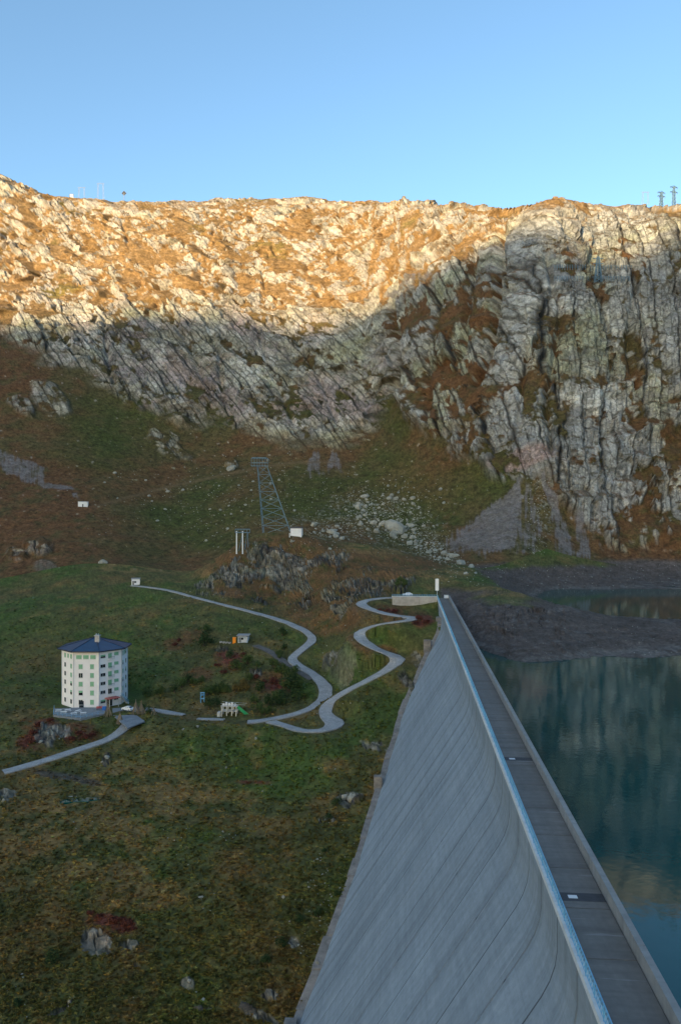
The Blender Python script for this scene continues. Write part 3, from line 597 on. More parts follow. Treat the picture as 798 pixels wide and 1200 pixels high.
road('road', PATHS['south'], M_ROAD, 0.0); road('road', PATHS['tunnel'], M_ROAD, 0.004)
road('path', PATHS['track'], M_TRACK, 0.0)

# ------------------------------------------------------------------ the dam
def concrete(name, base_c, joints=False, streak=1.0):
    """weathered concrete; coordinates: u along the dam, v down the face, in metres"""
    m, nt, b = new_mat(name); L = nt.links.new
    uv = nd(nt, 'ShaderNodeUVMap', uv_map='face'); sep = nd(nt, 'ShaderNodeSeparateXYZ'); L(uv.outputs[0], sep.inputs[0])
    def tex(sx, sy, scale, det=5.0):
        mp = nd(nt, 'ShaderNodeMapping'); mp.inputs['Scale'].default_value = (sx, sy, 1); L(uv.outputs[0], mp.inputs[0])
        n = nd(nt, 'ShaderNodeTexNoise', Scale=scale, Detail=det, Roughness=0.65); L(mp.outputs[0], n.inputs['Vector']); return n
    def ramp(src, a, b_, lo, hi):
        r = nd(nt, 'ShaderNodeMapRange'); r.inputs[1].default_value = a; r.inputs[2].default_value = b_; r.inputs[3].default_value = lo; r.inputs[4].default_value = hi; L(src, r.inputs[0]); return r.outputs[0]
    def mul(a, b_): k = nd(nt, 'ShaderNodeMath', operation='MULTIPLY'); L(a, k.inputs[0]); L(b_, k.inputs[1]); return k.outputs[0]
    v = mul(ramp(tex(1, 1, 0.05).outputs[0], 0.3, 0.7, 0.86, 1.14), ramp(tex(1, 1, 1.3, 8).outputs[0], 0.3, 0.7, 0.88, 1.1))
    v = mul(v, ramp(tex(1, 0.035, 0.9).outputs[0], 0.36, 0.52, 1 - 0.13*streak, 1.04))          # damp streaks running down
    v = mul(v, ramp(tex(1, 0.02, 0.28, 3).outputs[0], 0.38, 0.5, 1 - 0.12*streak, 1.03))
    v = mul(v, ramp(tex(0.04, 1, 0.8, 4).outputs[0], 0.35, 0.65, 0.93, 1.06))                   # lifts of the pour
    if joints:                                                                                  # dark seepage beside the block joints
        sn = nd(nt, 'ShaderNodeMath', operation='PINGPONG'); L(sep.outputs[0], sn.inputs[0]); sn.inputs[1].default_value = 3.75
        wob = tex(0.3, 0.006, 1.0, 3); ad = nd(nt, 'ShaderNodeMath', operation='ADD'); L(sn.outputs[0], ad.inputs[0]); L(ramp(wob.outputs[0], 0.3, 0.7, -0.32, 0.30), ad.inputs[1])
        v = mul(v, ramp(ad.outputs[0], -0.02, 0.20, 0.66, 1.0)); v = mul(v, ramp(sn.outputs[0], 0.06, 0.13, 0.36, 1.0))
        lm = nd(nt, 'ShaderNodeMath', operation='PINGPONG'); L(sep.outputs[1], lm.inputs[0]); lm.inputs[1].default_value = 1.0
        v = mul(v, ramp(lm.outputs[0], 0.0, 0.05, 0.88, 1.0))
    col = nd(nt, 'ShaderNodeVectorMath', operation='SCALE'); col.inputs[0].default_value = base_c; L(v, col.inputs['Scale'])
    wht = ramp(tex(1, 0.05, 1.7, 4).outputs[0], 0.61, 0.74, 0.0, 0.42*streak)                    # lime bleeding out
    mx = nd(nt, 'ShaderNodeMix', data_type='RGBA'); L(wht, mx.inputs[0]); L(col.outputs[0], mx.inputs[6]); mx.inputs[7].default_value = (0.5, 0.52, 0.54, 1)
    L(mx.outputs[2], b.inputs['Base Color']); b.inputs['Roughness'].default_value = 0.88; b.inputs['Specular IOR Level'].default_value = 0.25
    bp = nd(nt, 'ShaderNodeBump', Strength=0.4, Distance=0.05); L(tex(1, 1, 2.5, 6).outputs[0], bp.inputs['Height']); L(bp.outputs[0], b.inputs['Normal'])
    return m
M_FACE = concrete('dam_face_concrete', (0.215, 0.258, 0.30), True); M_DECK = concrete('deck_concrete', (0.150, 0.142, 0.132), False, 0.9); M_PARA = concrete('parapet_concrete', (0.235, 0.235, 0.23), False, 0.8)
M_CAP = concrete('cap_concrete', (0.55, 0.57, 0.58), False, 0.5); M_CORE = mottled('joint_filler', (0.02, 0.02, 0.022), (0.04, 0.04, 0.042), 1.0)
M_DARK = mottled('wet_concrete', (0.035, 0.037, 0.042), (0.06, 0.06, 0.066), 1.2)
PROF = [(0, -0.45), (0, -2.0), (0, -3.5), (-0.18, -4.8), (-0.62, -6.1), (-1.3, -7.4)] + [(-1.3 - 0.655*k, -7.4 - k) for k in (3, 8, 16, 26, 36, 46, 56)]
PLEN = np.concatenate([[0], np.cumsum(np.hypot(*np.diff(np.array(PROF), axis=0).T))])
def loft(name, prof, s0, s1, mat, parent, ns=1, closed=True):
    """a profile (t, z) drawn out along the dam axis, with coordinates in metres"""
    pr = [Vector((a, b)) for a, b in prof]; n = len(pr); bm = bmesh.new(); uvl = bm.loops.layers.uv.new('face')
    ln = [0]
    for a, b in zip(pr[:-1], pr[1:]): ln.append(ln[-1] + (b - a).length)
    rings = [[bm.verts.new(dam(s0 + (s1 - s0)*k/ns, a.x, a.y)) for a in pr] for k in range(ns+1)]
    def face(vs, uvs):
        f = bm.faces.new(vs)
        for l, u in zip(f.loops, uvs): l[uvl].uv = u
    m_ = n if closed else n-1
    for k in range(ns):
        sa = s0 + (s1-s0)*k/ns; sb = s0 + (s1-s0)*(k+1)/ns
        for i in range(m_):
            j = (i+1) % n; lj = ln[j] if j else ln[-1] + (pr[0]-pr[-1]).length
            face((rings[k][i], rings[k][j], rings[k+1][j], rings[k+1][i]), ((sa, ln[i]), (sa, lj), (sb, lj), (sb, ln[i])))
    for r, s, rev in ((rings[0], s0, True), (rings[-1], s1, False)):
        vs = list(reversed(r)) if rev else r
        f = bm.faces.new(vs)
        for l in f.loops: l[uvl].uv = (l.vert.co.x, l.vert.co.z)
    bmesh.ops.recalc_face_normals(bm, faces=bm.faces)
    me = bpy.data.meshes.new(name); bm.to_mesh(me); bm.free(); me.materials.append(mat)
    return link(name, me, parent)
S0, S1 = -97.5, 262.5; CW = 4.7
damo = empty('dam', (0, 0, 0), 0, 'long grey concrete gravity dam with curved sloping face holding back the lake', 'dam')
body = [(CW, -0.45)] + PROF + [(CW, -62)]
for k in range(24):                                         # blocks between contraction joints
    a = S0 + 15*k; loft('face_block', [(CW, -0.40)] + [(0, -0.40)] + PROF[1:] + [(CW, -64)], a + 0.07, a + 14.93, M_FACE, damo)
loft('joint_core', [(CW-0.3, -0.6), (0.3, -0.6)] + [(t+0.35, z) for t, z in PROF[1:]] + [(CW-0.3, -64)], S0 + 0.2, S1 - 0.2, M_CORE, damo)
for k in range(48):                                         # slabs of the crest road
    a = S0 + 7.5*k
    dark = abs(a - 16.5) < 3.8 or abs(a - (16.5 + 45)) < 3.8 
    loft('deck_slab', [(0.39, 0.0), (CW - 0.5, 0.0), (CW - 0.5, -0.38), (0.39, -0.38)], a + 0.06, a + 7.44, M_DECK, damo)
loft('edge_ledge', [(-0.16, 0.16), (0.34, 0.16), (0.34, -0.36), (-0.16, -0.36)], S0, S1 + 0.6, M_CAP, damo)
for k in range(24):
    a = S0 + 15*k
    loft('parapet', [(CW - 0.42, 1.12), (CW + 0.10, 1.12), (CW + 0.10, -0.39), (CW - 0.42, -0.39)], a + 0.03, a + 14.97, M_PARA, damo)
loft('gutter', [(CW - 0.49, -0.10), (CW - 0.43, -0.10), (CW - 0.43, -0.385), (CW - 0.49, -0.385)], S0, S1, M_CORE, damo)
for s_ in (16.9, 16.9 + 38.2):                              # drain strip with its light cover plate
    loft('drain_strip', [(0.40, 0.012), (CW - 0.5, 0.012), (CW - 0.5, 0.002), (0.40, 0.002)], s_ - 0.7, s_ + 0.75, M_DARK, damo)
    m = MB(); q = [dam(s_ + a, t, 0) for a, t in ((-0.26, 1.25), (-0.26, 2.0), (0.30, 2.0), (0.30, 1.25))]
    m.prism([(v.x, v.y) for v in q], 0.015, 0.035); m.build('cover_plate', mottled('pale_plate', (0.55, 0.57, 0.58), (0.68, 0.69, 0.7), 4.0), damo)
# foot of the dam, where the face meets the ground: low weathered plinth blocks
def face_t(z): return float(np.interp(-z, [-a[1] for a in PROF], [a[0] for a in PROF]))
def toe(s_):
    for z in np.arange(-1.0, -60, -0.25):
        q = dam(s_, face_t(z), z)
        if q.y > 64 and ground_z(q.x, q.y) > z: return z
    return -60
M_PLINTH = mottled('weathered_plinth', (0.12, 0.115, 0.11), (0.27, 0.25, 0.23), 0.6, 0.9, 0.06)
plinth = empty('toe_wall', dam(120, face_t(-36), -36), 0, 'broken line of weathered concrete plinth blocks along the foot of the dam', 'wall')
PI_ = Matrix.Translation(-plinth.location)
s_ = 62.0
while s_ < 240:                                            # blocks follow the slope of the ground, here and there one stands higher
    L = random.uniform(4.5, 9.0) if s_ < 190 else random.uniform(3.0, 6.0); za, zb = toe(s_), toe(s_ + L); w = random.uniform(0.9, 1.4); up = random.uniform(0.35, 0.75); o_ = plinth.location
    def ring(s0, z0): return [dam(s0, face_t(z0) - w, z0 - 3.0) - o_, dam(s0, face_t(z0) - w, z0 + up - 0.1) - o_, dam(s0, face_t(z0 + up) + 0.4, z0 + up) - o_, dam(s0, face_t(z0 + up) + 0.4, z0 - 3.0) - o_]
    m = MB(); m.add(ring(s_, za) + ring(s_ + L - 0.08, zb), [(0,1,2,3),(7,6,5,4),(0,4,5,1),(1,5,6,2),(2,6,7,3),(3,7,4,0)]); m.build('plinth_block', M_PLINTH, plinth, 0.08)
    if random.random() < 0.18:
        m = MB(); q = [dam(s_ + a, t, 0) - o_ for a, t in ((0.1, face_t(za) - w - 0.5), (0.1, face_t(za) + 0.4), (1.8, face_t(za) + 0.4), (1.8, face_t(za) - w - 0.5))]
        m.prism([(v.x, v.y) for v in q], za - 0.3 - o_.z, max(za, zb) + up + 0.35 - o_.z); m.build('coping_slab', M_PLINTH, plinth, 0.05)
    s_ += L

# railing on the downstream edge of the crest
M_RAIL = mottled('pale_blue_paint', (0.10, 0.30, 0.50), (0.17, 0.40, 0.60), 6.0, 0.45, spec=0.5)
M_GALV = mottled('galvanised_steel', (0.36, 0.40, 0.43), (0.50, 0.54, 0.57), 5.0, 0.4, metallic=0.5)
rail = empty('railing', dam(80, 0.1, 0.16), 0, 'pale blue steel railing with lattice panels along the dam crest', 'railing')
rz_ = math.atan2(DU.y, DU.x)
def rail_local(s_, t, z): return dam(s_, t, z) - rail.location
pm = MB().box(-0.035, 0.035, -0.035, 0.035, 0, 1.12).mesh('post', M_RAIL)
pan = MB()
for k in range(5):
    a = 0.06 + k*0.476
    pan.bar((a, 0, 0.14), (a + 0.476, 0, 1.08), 0.028); pan.bar((a + 0.476, 0, 0.14), (a, 0, 1.08), 0.028)
pan = pan.mesh('lattice_panel', M_RAIL)
n_post = int((S1 - S0)/2.5)
for k in range(n_post + 1):
    o = link('post', pm, rail); o.location = rail_local(S0 + 2.5*k, 0.06, 0.16); o.rotation_euler = (0, 0, rz_)
    if k < n_post and S0 + 2.5*k > -30:
        o = link('lattice_panel', pan, rail); o.location = rail_local(S0 + 2.5*k, 0.06, 0.16); o.rotation_euler = (0, 0, rz_)
for z, w in ((1.15, 0.085), (0.14, 0.045)):
    m = MB(); m.bar(rail_local(S0, 0.06, 0.16 + z), rail_local(S1, 0.06, 0.16 + z), w, w*0.7); m.build('handrail' if z > 1 else 'bottom_rail', M_RAIL, rail)

# wing wall beside the far end of the dam
M_WING = mottled('pale_wall_concrete', (0.27, 0.255, 0.235), (0.42, 0.40, 0.37), 0.5, 0.9, 0.03)
A = Vector(((459.5 - CX)/F*306, 306, 1.2)); E = dam(255.0, -0.35, 1.2); B = A.lerp(E, 0.6)
wing = empty('retaining_wall', A, 0, 'pale concrete wing wall carrying the road to the far end of the dam', 'wall')
def wall_seg(a, b, z0, z1, th, name, mat, par):
    d = (b - a); d.z = 0; n_ = Vector((-d.y, d.x, 0)).normalized()*th; m = MB(); q = [a, b, b + n_, a + n_]; o_ = par.location
    m.prism([(v.x - o_.x, v.y - o_.y) for v in q], z0 - o_.z, z1 - o_.z); return m.build(name, mat, par, 0.04)
wall_seg(A, B + (A-B).normalized()*0.06, -7.5, 1.15, 0.6, 'wall_panel', M_WING, wing); wall_seg(B, E, -9.5, 1.13, 0.6, 'wall_panel', M_WING, wing)
wall_seg(A + Vector((-0.3, -0.15, 0)), E + Vector((0, -0.15, 0)), 1.153, 1.32, 0.95, 'coping', M_CAP, wing)
for i in range(19):
    q = A.lerp(E, i/18.0) - wing.location; m = MB(); m.box(q.x-0.04, q.x+0.04, q.y+0.25, q.y+0.33, 0.1, 0.75); m.build('guard_post', M_RAIL, wing)
for z in (0.4, 0.75):
    m = MB(); a, b = A - wing.location, E - wing.location; m.bar((a.x, a.y+0.29, z), (b.x, b.y+0.29, z), 0.07); m.build('guard_rail', M_RAIL, wing)

# tall white panel on a pole, small white cabinet
M_WHITE = mottled('white_paint', (0.66, 0.67, 0.68), (0.80, 0.80, 0.80), 3.0, 0.5)
q = dam(261.0, -0.1, 0.16); sg = empty('sign_mast', q, 0, 'tall narrow white panel on a pole at the far end of the dam crest', 'sign')
MB().tube((0, 0, 0), (0, 0, 7.6), 0.11).build('pole', M_GALV, sg); MB().box(-0.72, 0.62, -0.22, -0.12, 2.9, 7.5).build('panel', M_WHITE, sg, 0.02)
MB().box(-0.3, 0.3, -0.3, 0.3, 0, 0.12).build('foot_plate', M_GALV, sg)
q = dam(261.0, 3.4, 0.0); cb = empty('cabinet', q, 0, 'small white cabinet on the crest road beside the parapet end', 'cabinet')
MB().box(-0.8, 0.8, -0.35, 0.35, 0.1, 1.3).build('body', M_WHITE, cb, 0.03); MB().box(-0.86, 0.86, -0.4, 0.4, 1.303, 1.38).build('lid', M_GALV, cb); MB().box(-0.7, 0.7, -0.3, 0.3, 0, 0.097).build('base', M_PLINTH, cb)

# ------------------------------------------------------------------ cars
M_CAR = mottled('white_car_paint', (0.72, 0.73, 0.74), (0.80, 0.80, 0.80), 1.0, 0.25, spec=0.6); M_GLASS = mottled('dark_glass', (0.012, 0.016, 0.02), (0.03, 0.035, 0.04), 1.0, 0.08, spec=0.8)
M_TYRE = mottled('tyre_rubber', (0.015, 0.015, 0.015), (0.03, 0.03, 0.03), 5.0, 0.9); M_LAMP = mottled('lamp_glass', (0.6, 0.6, 0.58), (0.75, 0.75, 0.72), 4.0, 0.2); M_REDL = mottled('red_lamp', (0.35, 0.02, 0.015), (0.5, 0.03, 0.02), 4.0, 0.3)
def make_car(loc, rz, label, group=None):
    t = empty('parked_car', loc, rz, label, 'car', group)
    side = [(-1.95, 0.32), (-1.98, 0.72), (-1.80, 0.92), (-1.05, 0.98), (-0.55, 1.42), (0.95, 1.46), (1.55, 1.02), (1.95, 0.90), (1.98, 0.34)]
    V = []; 
    for y, k in ((-0.80, 0.93), (-0.74, 1.0), (0.74, 1.0), (0.80, 0.93)):
        for x, z in side: V.append((x*(1 if abs(y) < 0.78 else 0.985), y*(1.0 if z < 1.1 else 0.86), z*k if z > 0.8 and abs(y) > 0.78 else z))
    n = len(side); Fs = []
    for r in range(3):
        for i in range(n): Fs.append((r*n+i, r*n+(i+1) % n, (r+1)*n+(i+1) % n, (r+1)*n+i))
    Fs += [tuple(range(n)), tuple(range(4*n-1, 3*n-1, -1))]
    m = MB(); m.add(V, Fs); o = m.build('body', M_CAR, t, 0.05)
    for yy in (-0.705, 0.705):
        sgn = 1 if yy > 0 else -1
        m = MB(); m.add([(-0.85, sgn*0.745, 1.02), (-0.5, sgn*0.70, 1.34), (0.25, sgn*0.70, 1.36), (0.25, sgn*0.745, 1.02)], [(0, 1, 2, 3)]); m.build('side_window', M_GLASS, t)
        m = MB(); m.add([(0.35, sgn*0.745, 1.02), (0.35, sgn*0.70, 1.36), (0.9, sgn*0.70, 1.36), (1.35, sgn*0.745, 1.02)], [(0, 1, 2, 3)]); m.build('side_window', M_GLASS, t)
        for x in (-1.25, 1.25):
            wh = MB().tube((x, sgn*0.62, 0.32), (x, sgn*0.84, 0.32), 0.32, n=14).build('wheel', M_TYRE, t)
            MB().tube((x, sgn*0.842, 0.32), (x, sgn*0.855, 0.32), 0.19, n=10).build('rim', M_GALV, wh)
        MB().box(-1.995, -1.93, sgn*0.66-0.14, sgn*0.66+0.14, 0.62, 0.78).build('headlight', M_LAMP, t); MB().box(1.93, 1.995, sgn*0.66-0.12, sgn*0.66+0.12, 0.68, 0.86).build('tail_light', M_REDL, t)
    m = MB(); m.add([(-1.03, -0.62, 1.02), (-1.03, 0.62, 1.02), (-0.58, 0.55, 1.41), (-0.58, -0.55, 1.41)], [(3, 2, 1, 0)]); m.build('windscreen', M_GLASS, t)
    m = MB(); m.add([(1.53, -0.62, 1.06), (1.53, 0.62, 1.06), (1.0, 0.55, 1.45), (1.0, -0.55, 1.45)], [(0, 1, 2, 3)]); m.build('rear_window', M_GLASS, t)
    return t
q = P3(150, 833, -31.0); make_car((q.x, q.y, -30.93), R(-28), 'white car parked on the ramp in front of the octagonal hotel')
q = P3(478, 699.5, -0.12); make_car((q.x, q.y + 2.2, 0.03), R(4), 'white car parked on the road above the wing wall')

# ------------------------------------------------------------------ the octagonal hotel
M_HW = mottled('hotel_render', (0.74, 0.72, 0.71), (0.82, 0.80, 0.79), 0.4, 0.85, 0.01); M_ROOF = mottled('blue_sheet_roof', (0.004, 0.034, 0.085), (0.007, 0.055, 0.13), 0.5, 0.4, spec=0.35); M_FASCIA = mottled('dark_fascia', (0.012, 0.015, 0.03), (0.025, 0.03, 0.05), 1.0, 0.5)
M_SHUT = mottled('green_shutter', (0.16, 0.36, 0.21), (0.22, 0.44, 0.28), 2.0, 0.5); M_FRAME = mottled('window_frame_paint', (0.50, 0.52, 0.50), (0.62, 0.62, 0.6), 2.0, 0.5)
to_cam = math.atan2(-HOTEL.y, -HOTEL.x)
hotel = empty('hotel', HOTEL, 0, 'white octagonal six storey hotel with blue roof and green shutters', 'building')
SIDE = 8.2; APO = SIDE/2/math.tan(math.pi/8); HH = 18.4
head0 = to_cam - R(16)                                     # heading of the front face, turned a little to its right as seen
corner = lambda r, k: (r*math.cos(head0 + R(22.5) + k*R(45)), r*math.sin(head0 + R(22.5) + k*R(45)))
CR = APO/math.cos(R(22.5))
for k in range(8):                                         # wall panels, a core behind them closes the corners
    m = MB(); a, b = corner(CR, k-1), corner(CR, k); a2, b2 = corner(CR - 0.4, k-1), corner(CR - 0.4, k); m.prism([a, b, b2, a2], -0.6, HH); m.build('wall', M_HW, hotel)
def fp(k, u, out, z):
    """point on face k (0 front, then towards the viewer's right), u along it from the left, out from the wall"""
    h = head0 + k*R(45); n_ = Vector((math.cos(h), math.sin(h), 0)); r = Vector((-n_.y, n_.x, 0))
    return n_*(APO + out) + r*(u - 0.5)*SIDE + Vector((0, 0, z))
def fbox(k, u, w, z0, z1, o0, o1, name, mat, par=None):
    h = head0 + k*R(45); c = fp(k, u, 0, 0)
    M_ = Matrix.Translation(c) @ Matrix.Rotation(h - math.pi/2 + math.pi, 4, 'Z')
    m = MB(); m.box(-w/2, w/2, -o1, -o0, z0, z1, M_); return m.build(name, mat, par or hotel)
def window(k, u, z, w, h_, style):
    f = fbox(k, u, w + 0.16, z - h_/2 - 0.08, z + h_/2 + 0.08, -0.05, 0.05, 'window', M_FRAME)
    if style == 'shut': fbox(k, u, w, z - h_/2, z + h_/2, 0.052, 0.09, 'shutter', M_SHUT, f)
    elif style == 'half': fbox(k, u, w, z - h_/2, z + h_*0.05, 0.052, 0.06, 'pane', M_GLASS, f); fbox(k, u, w, z + h_*0.05, z + h_/2, 0.052, 0.09, 'shutter', M_SHUT, f)
    else: fbox(k, u - w*0.26/SIDE, w*0.46, z - h_/2, z + h_/2, 0.052, 0.06, 'pane', M_GLASS, f); fbox(k, u + w*0.26/SIDE, w*0.46, z - h_/2, z + h_/2, 0.052, 0.06, 'pane', M_GLASS, f)
    fbox(k, u, w + 0.3, z - h_/2 - 0.20, z - h_/2 - 0.09, 0.0, 0.14, 'sill', M_FRAME, f)
ROWS = [1.9, 4.95, 7.85, 10.7, 13.6, 16.75]
for r, z in enumerate(ROWS):
    top = r == 5
    if top:
        for u in (0.2, 0.48, 0.76): window(0, u, z, 1.75, 1.2, 'shut')
    else:
        window(0, 0.27, z, 1.25, 1.45, ('dark', 'half', 'shut', 'dark', 'shut')[r]); window(0, 0.72, z, 1.2, 1.5, 'shut')
    window(1, 0.17, z, 1.7, 1.0 if not top else 0.95, 'dark' if 1 <= r < 5 else 'half'); window(1, 0.77, z + 0.35, 1.55, 0.95, 'shut' if r else 'dark')
    if r: window(1, 0.48, z, 1.3, 1.6 if not top else 1.4, 'shut' if r > 1 else 'dark')
    if r:
        bz = z - 1.25; sl_ = fbox(1, 0.50, 2.0, bz, bz + 0.14, 0.0, 0.95, 'balcony', M_HW)
        fbox(1, 0.50, 2.2, bz + 0.85, bz + 0.93, 0.88, 0.95, 'balcony_rail', M_FASCIA, sl_)
        for du in (-0.115, -0.06, 0, 0.06, 0.115): fbox(1, 0.50 + du, 0.05, bz + 0.143, bz + 0.85, 0.89, 0.94, 'baluster', M_FASCIA, sl_)
    window(-1, 0.28, z, 0.95, 1.35, 'dark' if not top else 'shut'); window(-1, 0.78, z, 1.05, 1.35, ('dark', 'half', 'half', 'shut', 'shut', 'shut')[r])
    window(2, 0.25, z, 1.0, 1.35, 'shut' if r % 2 else 'half'); window(2, 0.72, z, 1.0, 1.35, 'half' if r % 2 else 'dark')
    if top: window(-1, 0.53, z, 0.95, 1.2, 'shut'); window(2, 0.5, z, 1.0, 1.2, 'shut')
for k in range(-2, 4):
    c_ = Vector((*corner(CR + 0.09, k - 1), 0)); MB().tube((c_.x, c_.y, 0), (c_.x, c_.y, HH), 0.11, n=8).build('downpipe', M_GALV, hotel)
door = fbox(1, 0.46, 2.0, 0.0, 2.5, 0.0, 0.08, 'door', M_GLASS); fbox(1, 0.46, 0.08, 0.0, 2.5, 0.082, 0.12, 'door_bar', M_FRAME, door)
can = fbox(1, 0.50, 4.2, 2.75, 3.0, 0.0, 2.6, 'canopy', mottled('red_canopy', (0.34, 0.09, 0.08), (0.45, 0.13, 0.11), 2.0, 0.6))
for du in (-0.2, 0.2): fbox(1, 0.50 + du, 0.14, -0.1, 2.747, 2.3, 2.45, 'canopy_post', M_FRAME, can)
fbox(0, 0.3, 1.5, 0.0, 2.3, 0.0, 0.10, 'door', M_GLASS)
st = MB()
for i in range(10):
    u = 0.93 + i*0.028; c = fp(1, u, 1.2, 2.9 - i*0.29); st.box(c.x-0.55, c.x+0.55, c.y-0.55, c.y+0.55, c.z-0.06, c.z)
sto = st.build('outside_stair', M_GALV, hotel)
for off in (0.65, 1.75):
    m = MB(); m.bar(fp(1, 0.93, off, 3.9), fp(1, 1.21, off, 1.1), 0.09); m.bar(fp(1, 0.93, off, 2.75), fp(1, 1.21, off, -0.05), 0.14)
    for i in range(6): m.bar(fp(1, 0.93+i*0.056, off, 2.75-i*0.56), fp(1, 0.93+i*0.056, off, 3.9-i*0.56), 0.06)
    m.build('stair_rail', M_RAIL, sto)
ER = CR + 1.5
for k in range(8):                                         # eight roof fields with standing seams
    a, b = corner(ER, k-1), corner(ER, k); ap = (0, 0, HH + 3.5); m = MB()
    m.add([(*a, HH + 0.42), (*b, HH + 0.42), ap], [(0, 1, 2)]); f = m.build('roof_panel', M_ROOF, hotel)
    m = MB(); m.bar((*a, HH + 0.42), (0, 0, HH + 3.52), 0.22, 0.12); m.build('ridge_seam', M_FASCIA, f)
    m = MB(); a2, b2 = corner(ER - 0.25, k-1), corner(ER - 0.25, k); m.prism([a, b, b2, a2], HH + 0.05, HH + 0.415); m.build('fascia', M_FASCIA, f)
m = MB(); m.prism([corner(ER - 0.26, k) for k in range(8)], HH + 0.003, HH + 0.07); m.build('soffit', M_HW, hotel)
ch = fp(1, 0.35, -6.2, 0); c_ = MB(); c_.box(ch.x-0.7, ch.x+0.7, ch.y-0.7, ch.y+0.7, HH + 1.6, HH + 4.4); cho = c_.build('chimney', mottled('chimney_render', (0.42, 0.38, 0.33), (0.55, 0.5, 0.45), 1.0), hotel)
MB().box(ch.x-0.95, ch.x+0.95, ch.y-0.95, ch.y+0.95, HH + 4.403, HH + 4.58).build('chimney_cap', M_GALV, cho)
for dx in (-0.35, 0.35): MB().tube((ch.x+dx, ch.y, HH + 4.583), (ch.x+dx, ch.y, HH + 5.1), 0.2).build('flue', M_GALV, cho)
# paved forecourt and the terrace with railing
M_PAVE = road_mat('paving', (0.15, 0.165, 0.185), (0.23, 0.245, 0.26), 0.3)
def flat_poly(name, pts, z, mat, thick=0.9):
    m = MB(); m.prism([(v.x, v.y) for v in pts], z - thick, z); return tag(m.build(name, mat), kind='structure')
flat_poly('pavement', [P3(x, y, -30.9) for x, y in ((133,838),(150,853),(170,845),(158,836.5),(168,831.5),(160,828),(132,830))], -30.9, M_PAVE, 0.35)
pts = [P3(x, y, -30.75) for x, y in ((63,838),(95,842),(122,836.5),(128,829),(100,829),(64,830))]
ter = empty('terrace', (pts[0].x, pts[0].y, -30.75), 0, 'grey paved terrace with pale blue railing in front of the octagonal hotel', 'terrace')
m = MB(); o_ = ter.location; m.prism([(v.x - o_.x, v.y - o_.y) for v in pts], -1.6, 0.0); m.build('paving_slab', M_PAVE, ter)
edge = [pts[5], pts[0], pts[1], pts[2]]
for a, b in zip(edge[:-1], edge[1:]):
    n = max(2, int((b - a).length/1.6)); m = MB(); a_, b_ = a - o_, b - o_
    for z in (0.55, 1.0): m.bar(a_ + Vector((0, 0, z)), b_ + Vector((0, 0, z)), 0.06)
    m.build('rail', M_RAIL, ter)
    for i in range(n):
        q = a_.lerp(b_, i/n); MB().box(q.x-0.035, q.x+0.035, q.y-0.035, q.y+0.035, 0, 1.03).build('rail_post', M_RAIL, ter)
def table(loc, label, group=None, mat=M_WHITE):
    t = empty('table', loc, random.uniform(0, 3), label, 'table', group)
    MB().box(-0.9, 0.9, -0.4, 0.4, 0.70, 0.76).build('table_top', mat, t)
    for x in (-0.75, 0.75):
        for y in (-0.3, 0.3): MB().box(x-0.03, x+0.03, y-0.03, y+0.03, 0, 0.698).build('leg', M_GALV, t)
    for y in (-0.75, 0.75): MB().box(-0.9, 0.9, y-0.15, y+0.15, 0.42, 0.46).build('bench_board', mat, t)
    return t
for x, y in ((69,834.5),(75,836.5),(80,834),(87,838),(92,835),(98,837.5)):
    q = P3(x, y, -30.75); table((q.x, q.y, -30.75), 'white table with benches on the railed hotel terrace', 'tables on the hotel terrace')
q = P3(117, 831.5, -30.8); bn = empty('bench', (q.x, q.y, -30.75), to_cam + math.pi/2 + R(8), 'red slatted bench against the front wall of the hotel', 'bench'); M_RED = mottled('red_paint', (0.45, 0.05, 0.035), (0.58, 0.08, 0.05), 2.0, 0.5)
for k in range(3): MB().box(-1.0, 1.0, -0.28 + k*0.19, -0.12 + k*0.19, 0.42, 0.47).build('seat_slat', M_RED, bn)
for k in range(3): MB().box(-1.0, 1.0, 0.28, 0.32, 0.52 + k*0.17, 0.65 + k*0.17).build('back_slat', M_RED, bn)
for x in (-0.8, 0.8): MB().box(x-0.05, x+0.05, -0.28, 0.34, 0, 0.418).build('leg', M_FASCIA, bn)
q = P3(122.5, 832.5, -30.9); bi = empty('waste_bin', (q.x, q.y, -30.9), 0, 'bright blue waste container beside the hotel entrance', 'bin'); M_BLUE = mottled('blue_plastic', (0.02, 0.12, 0.42), (0.03, 0.17, 0.52), 2.0, 0.5)
MB().box(-0.55, 0.55, -0.45, 0.45, 0.12, 1.15).build('body', M_BLUE, bi, 0.06); MB().box(-0.6, 0.6, -0.5, 0.5, 1.153, 1.26).build('lid', M_BLUE, bi, 0.03)
for x in (-0.4, 0.4): MB().tube((x, -0.5, 0.1), (x, -0.42, 0.1), 0.1).build('wheel', M_TYRE, bi)

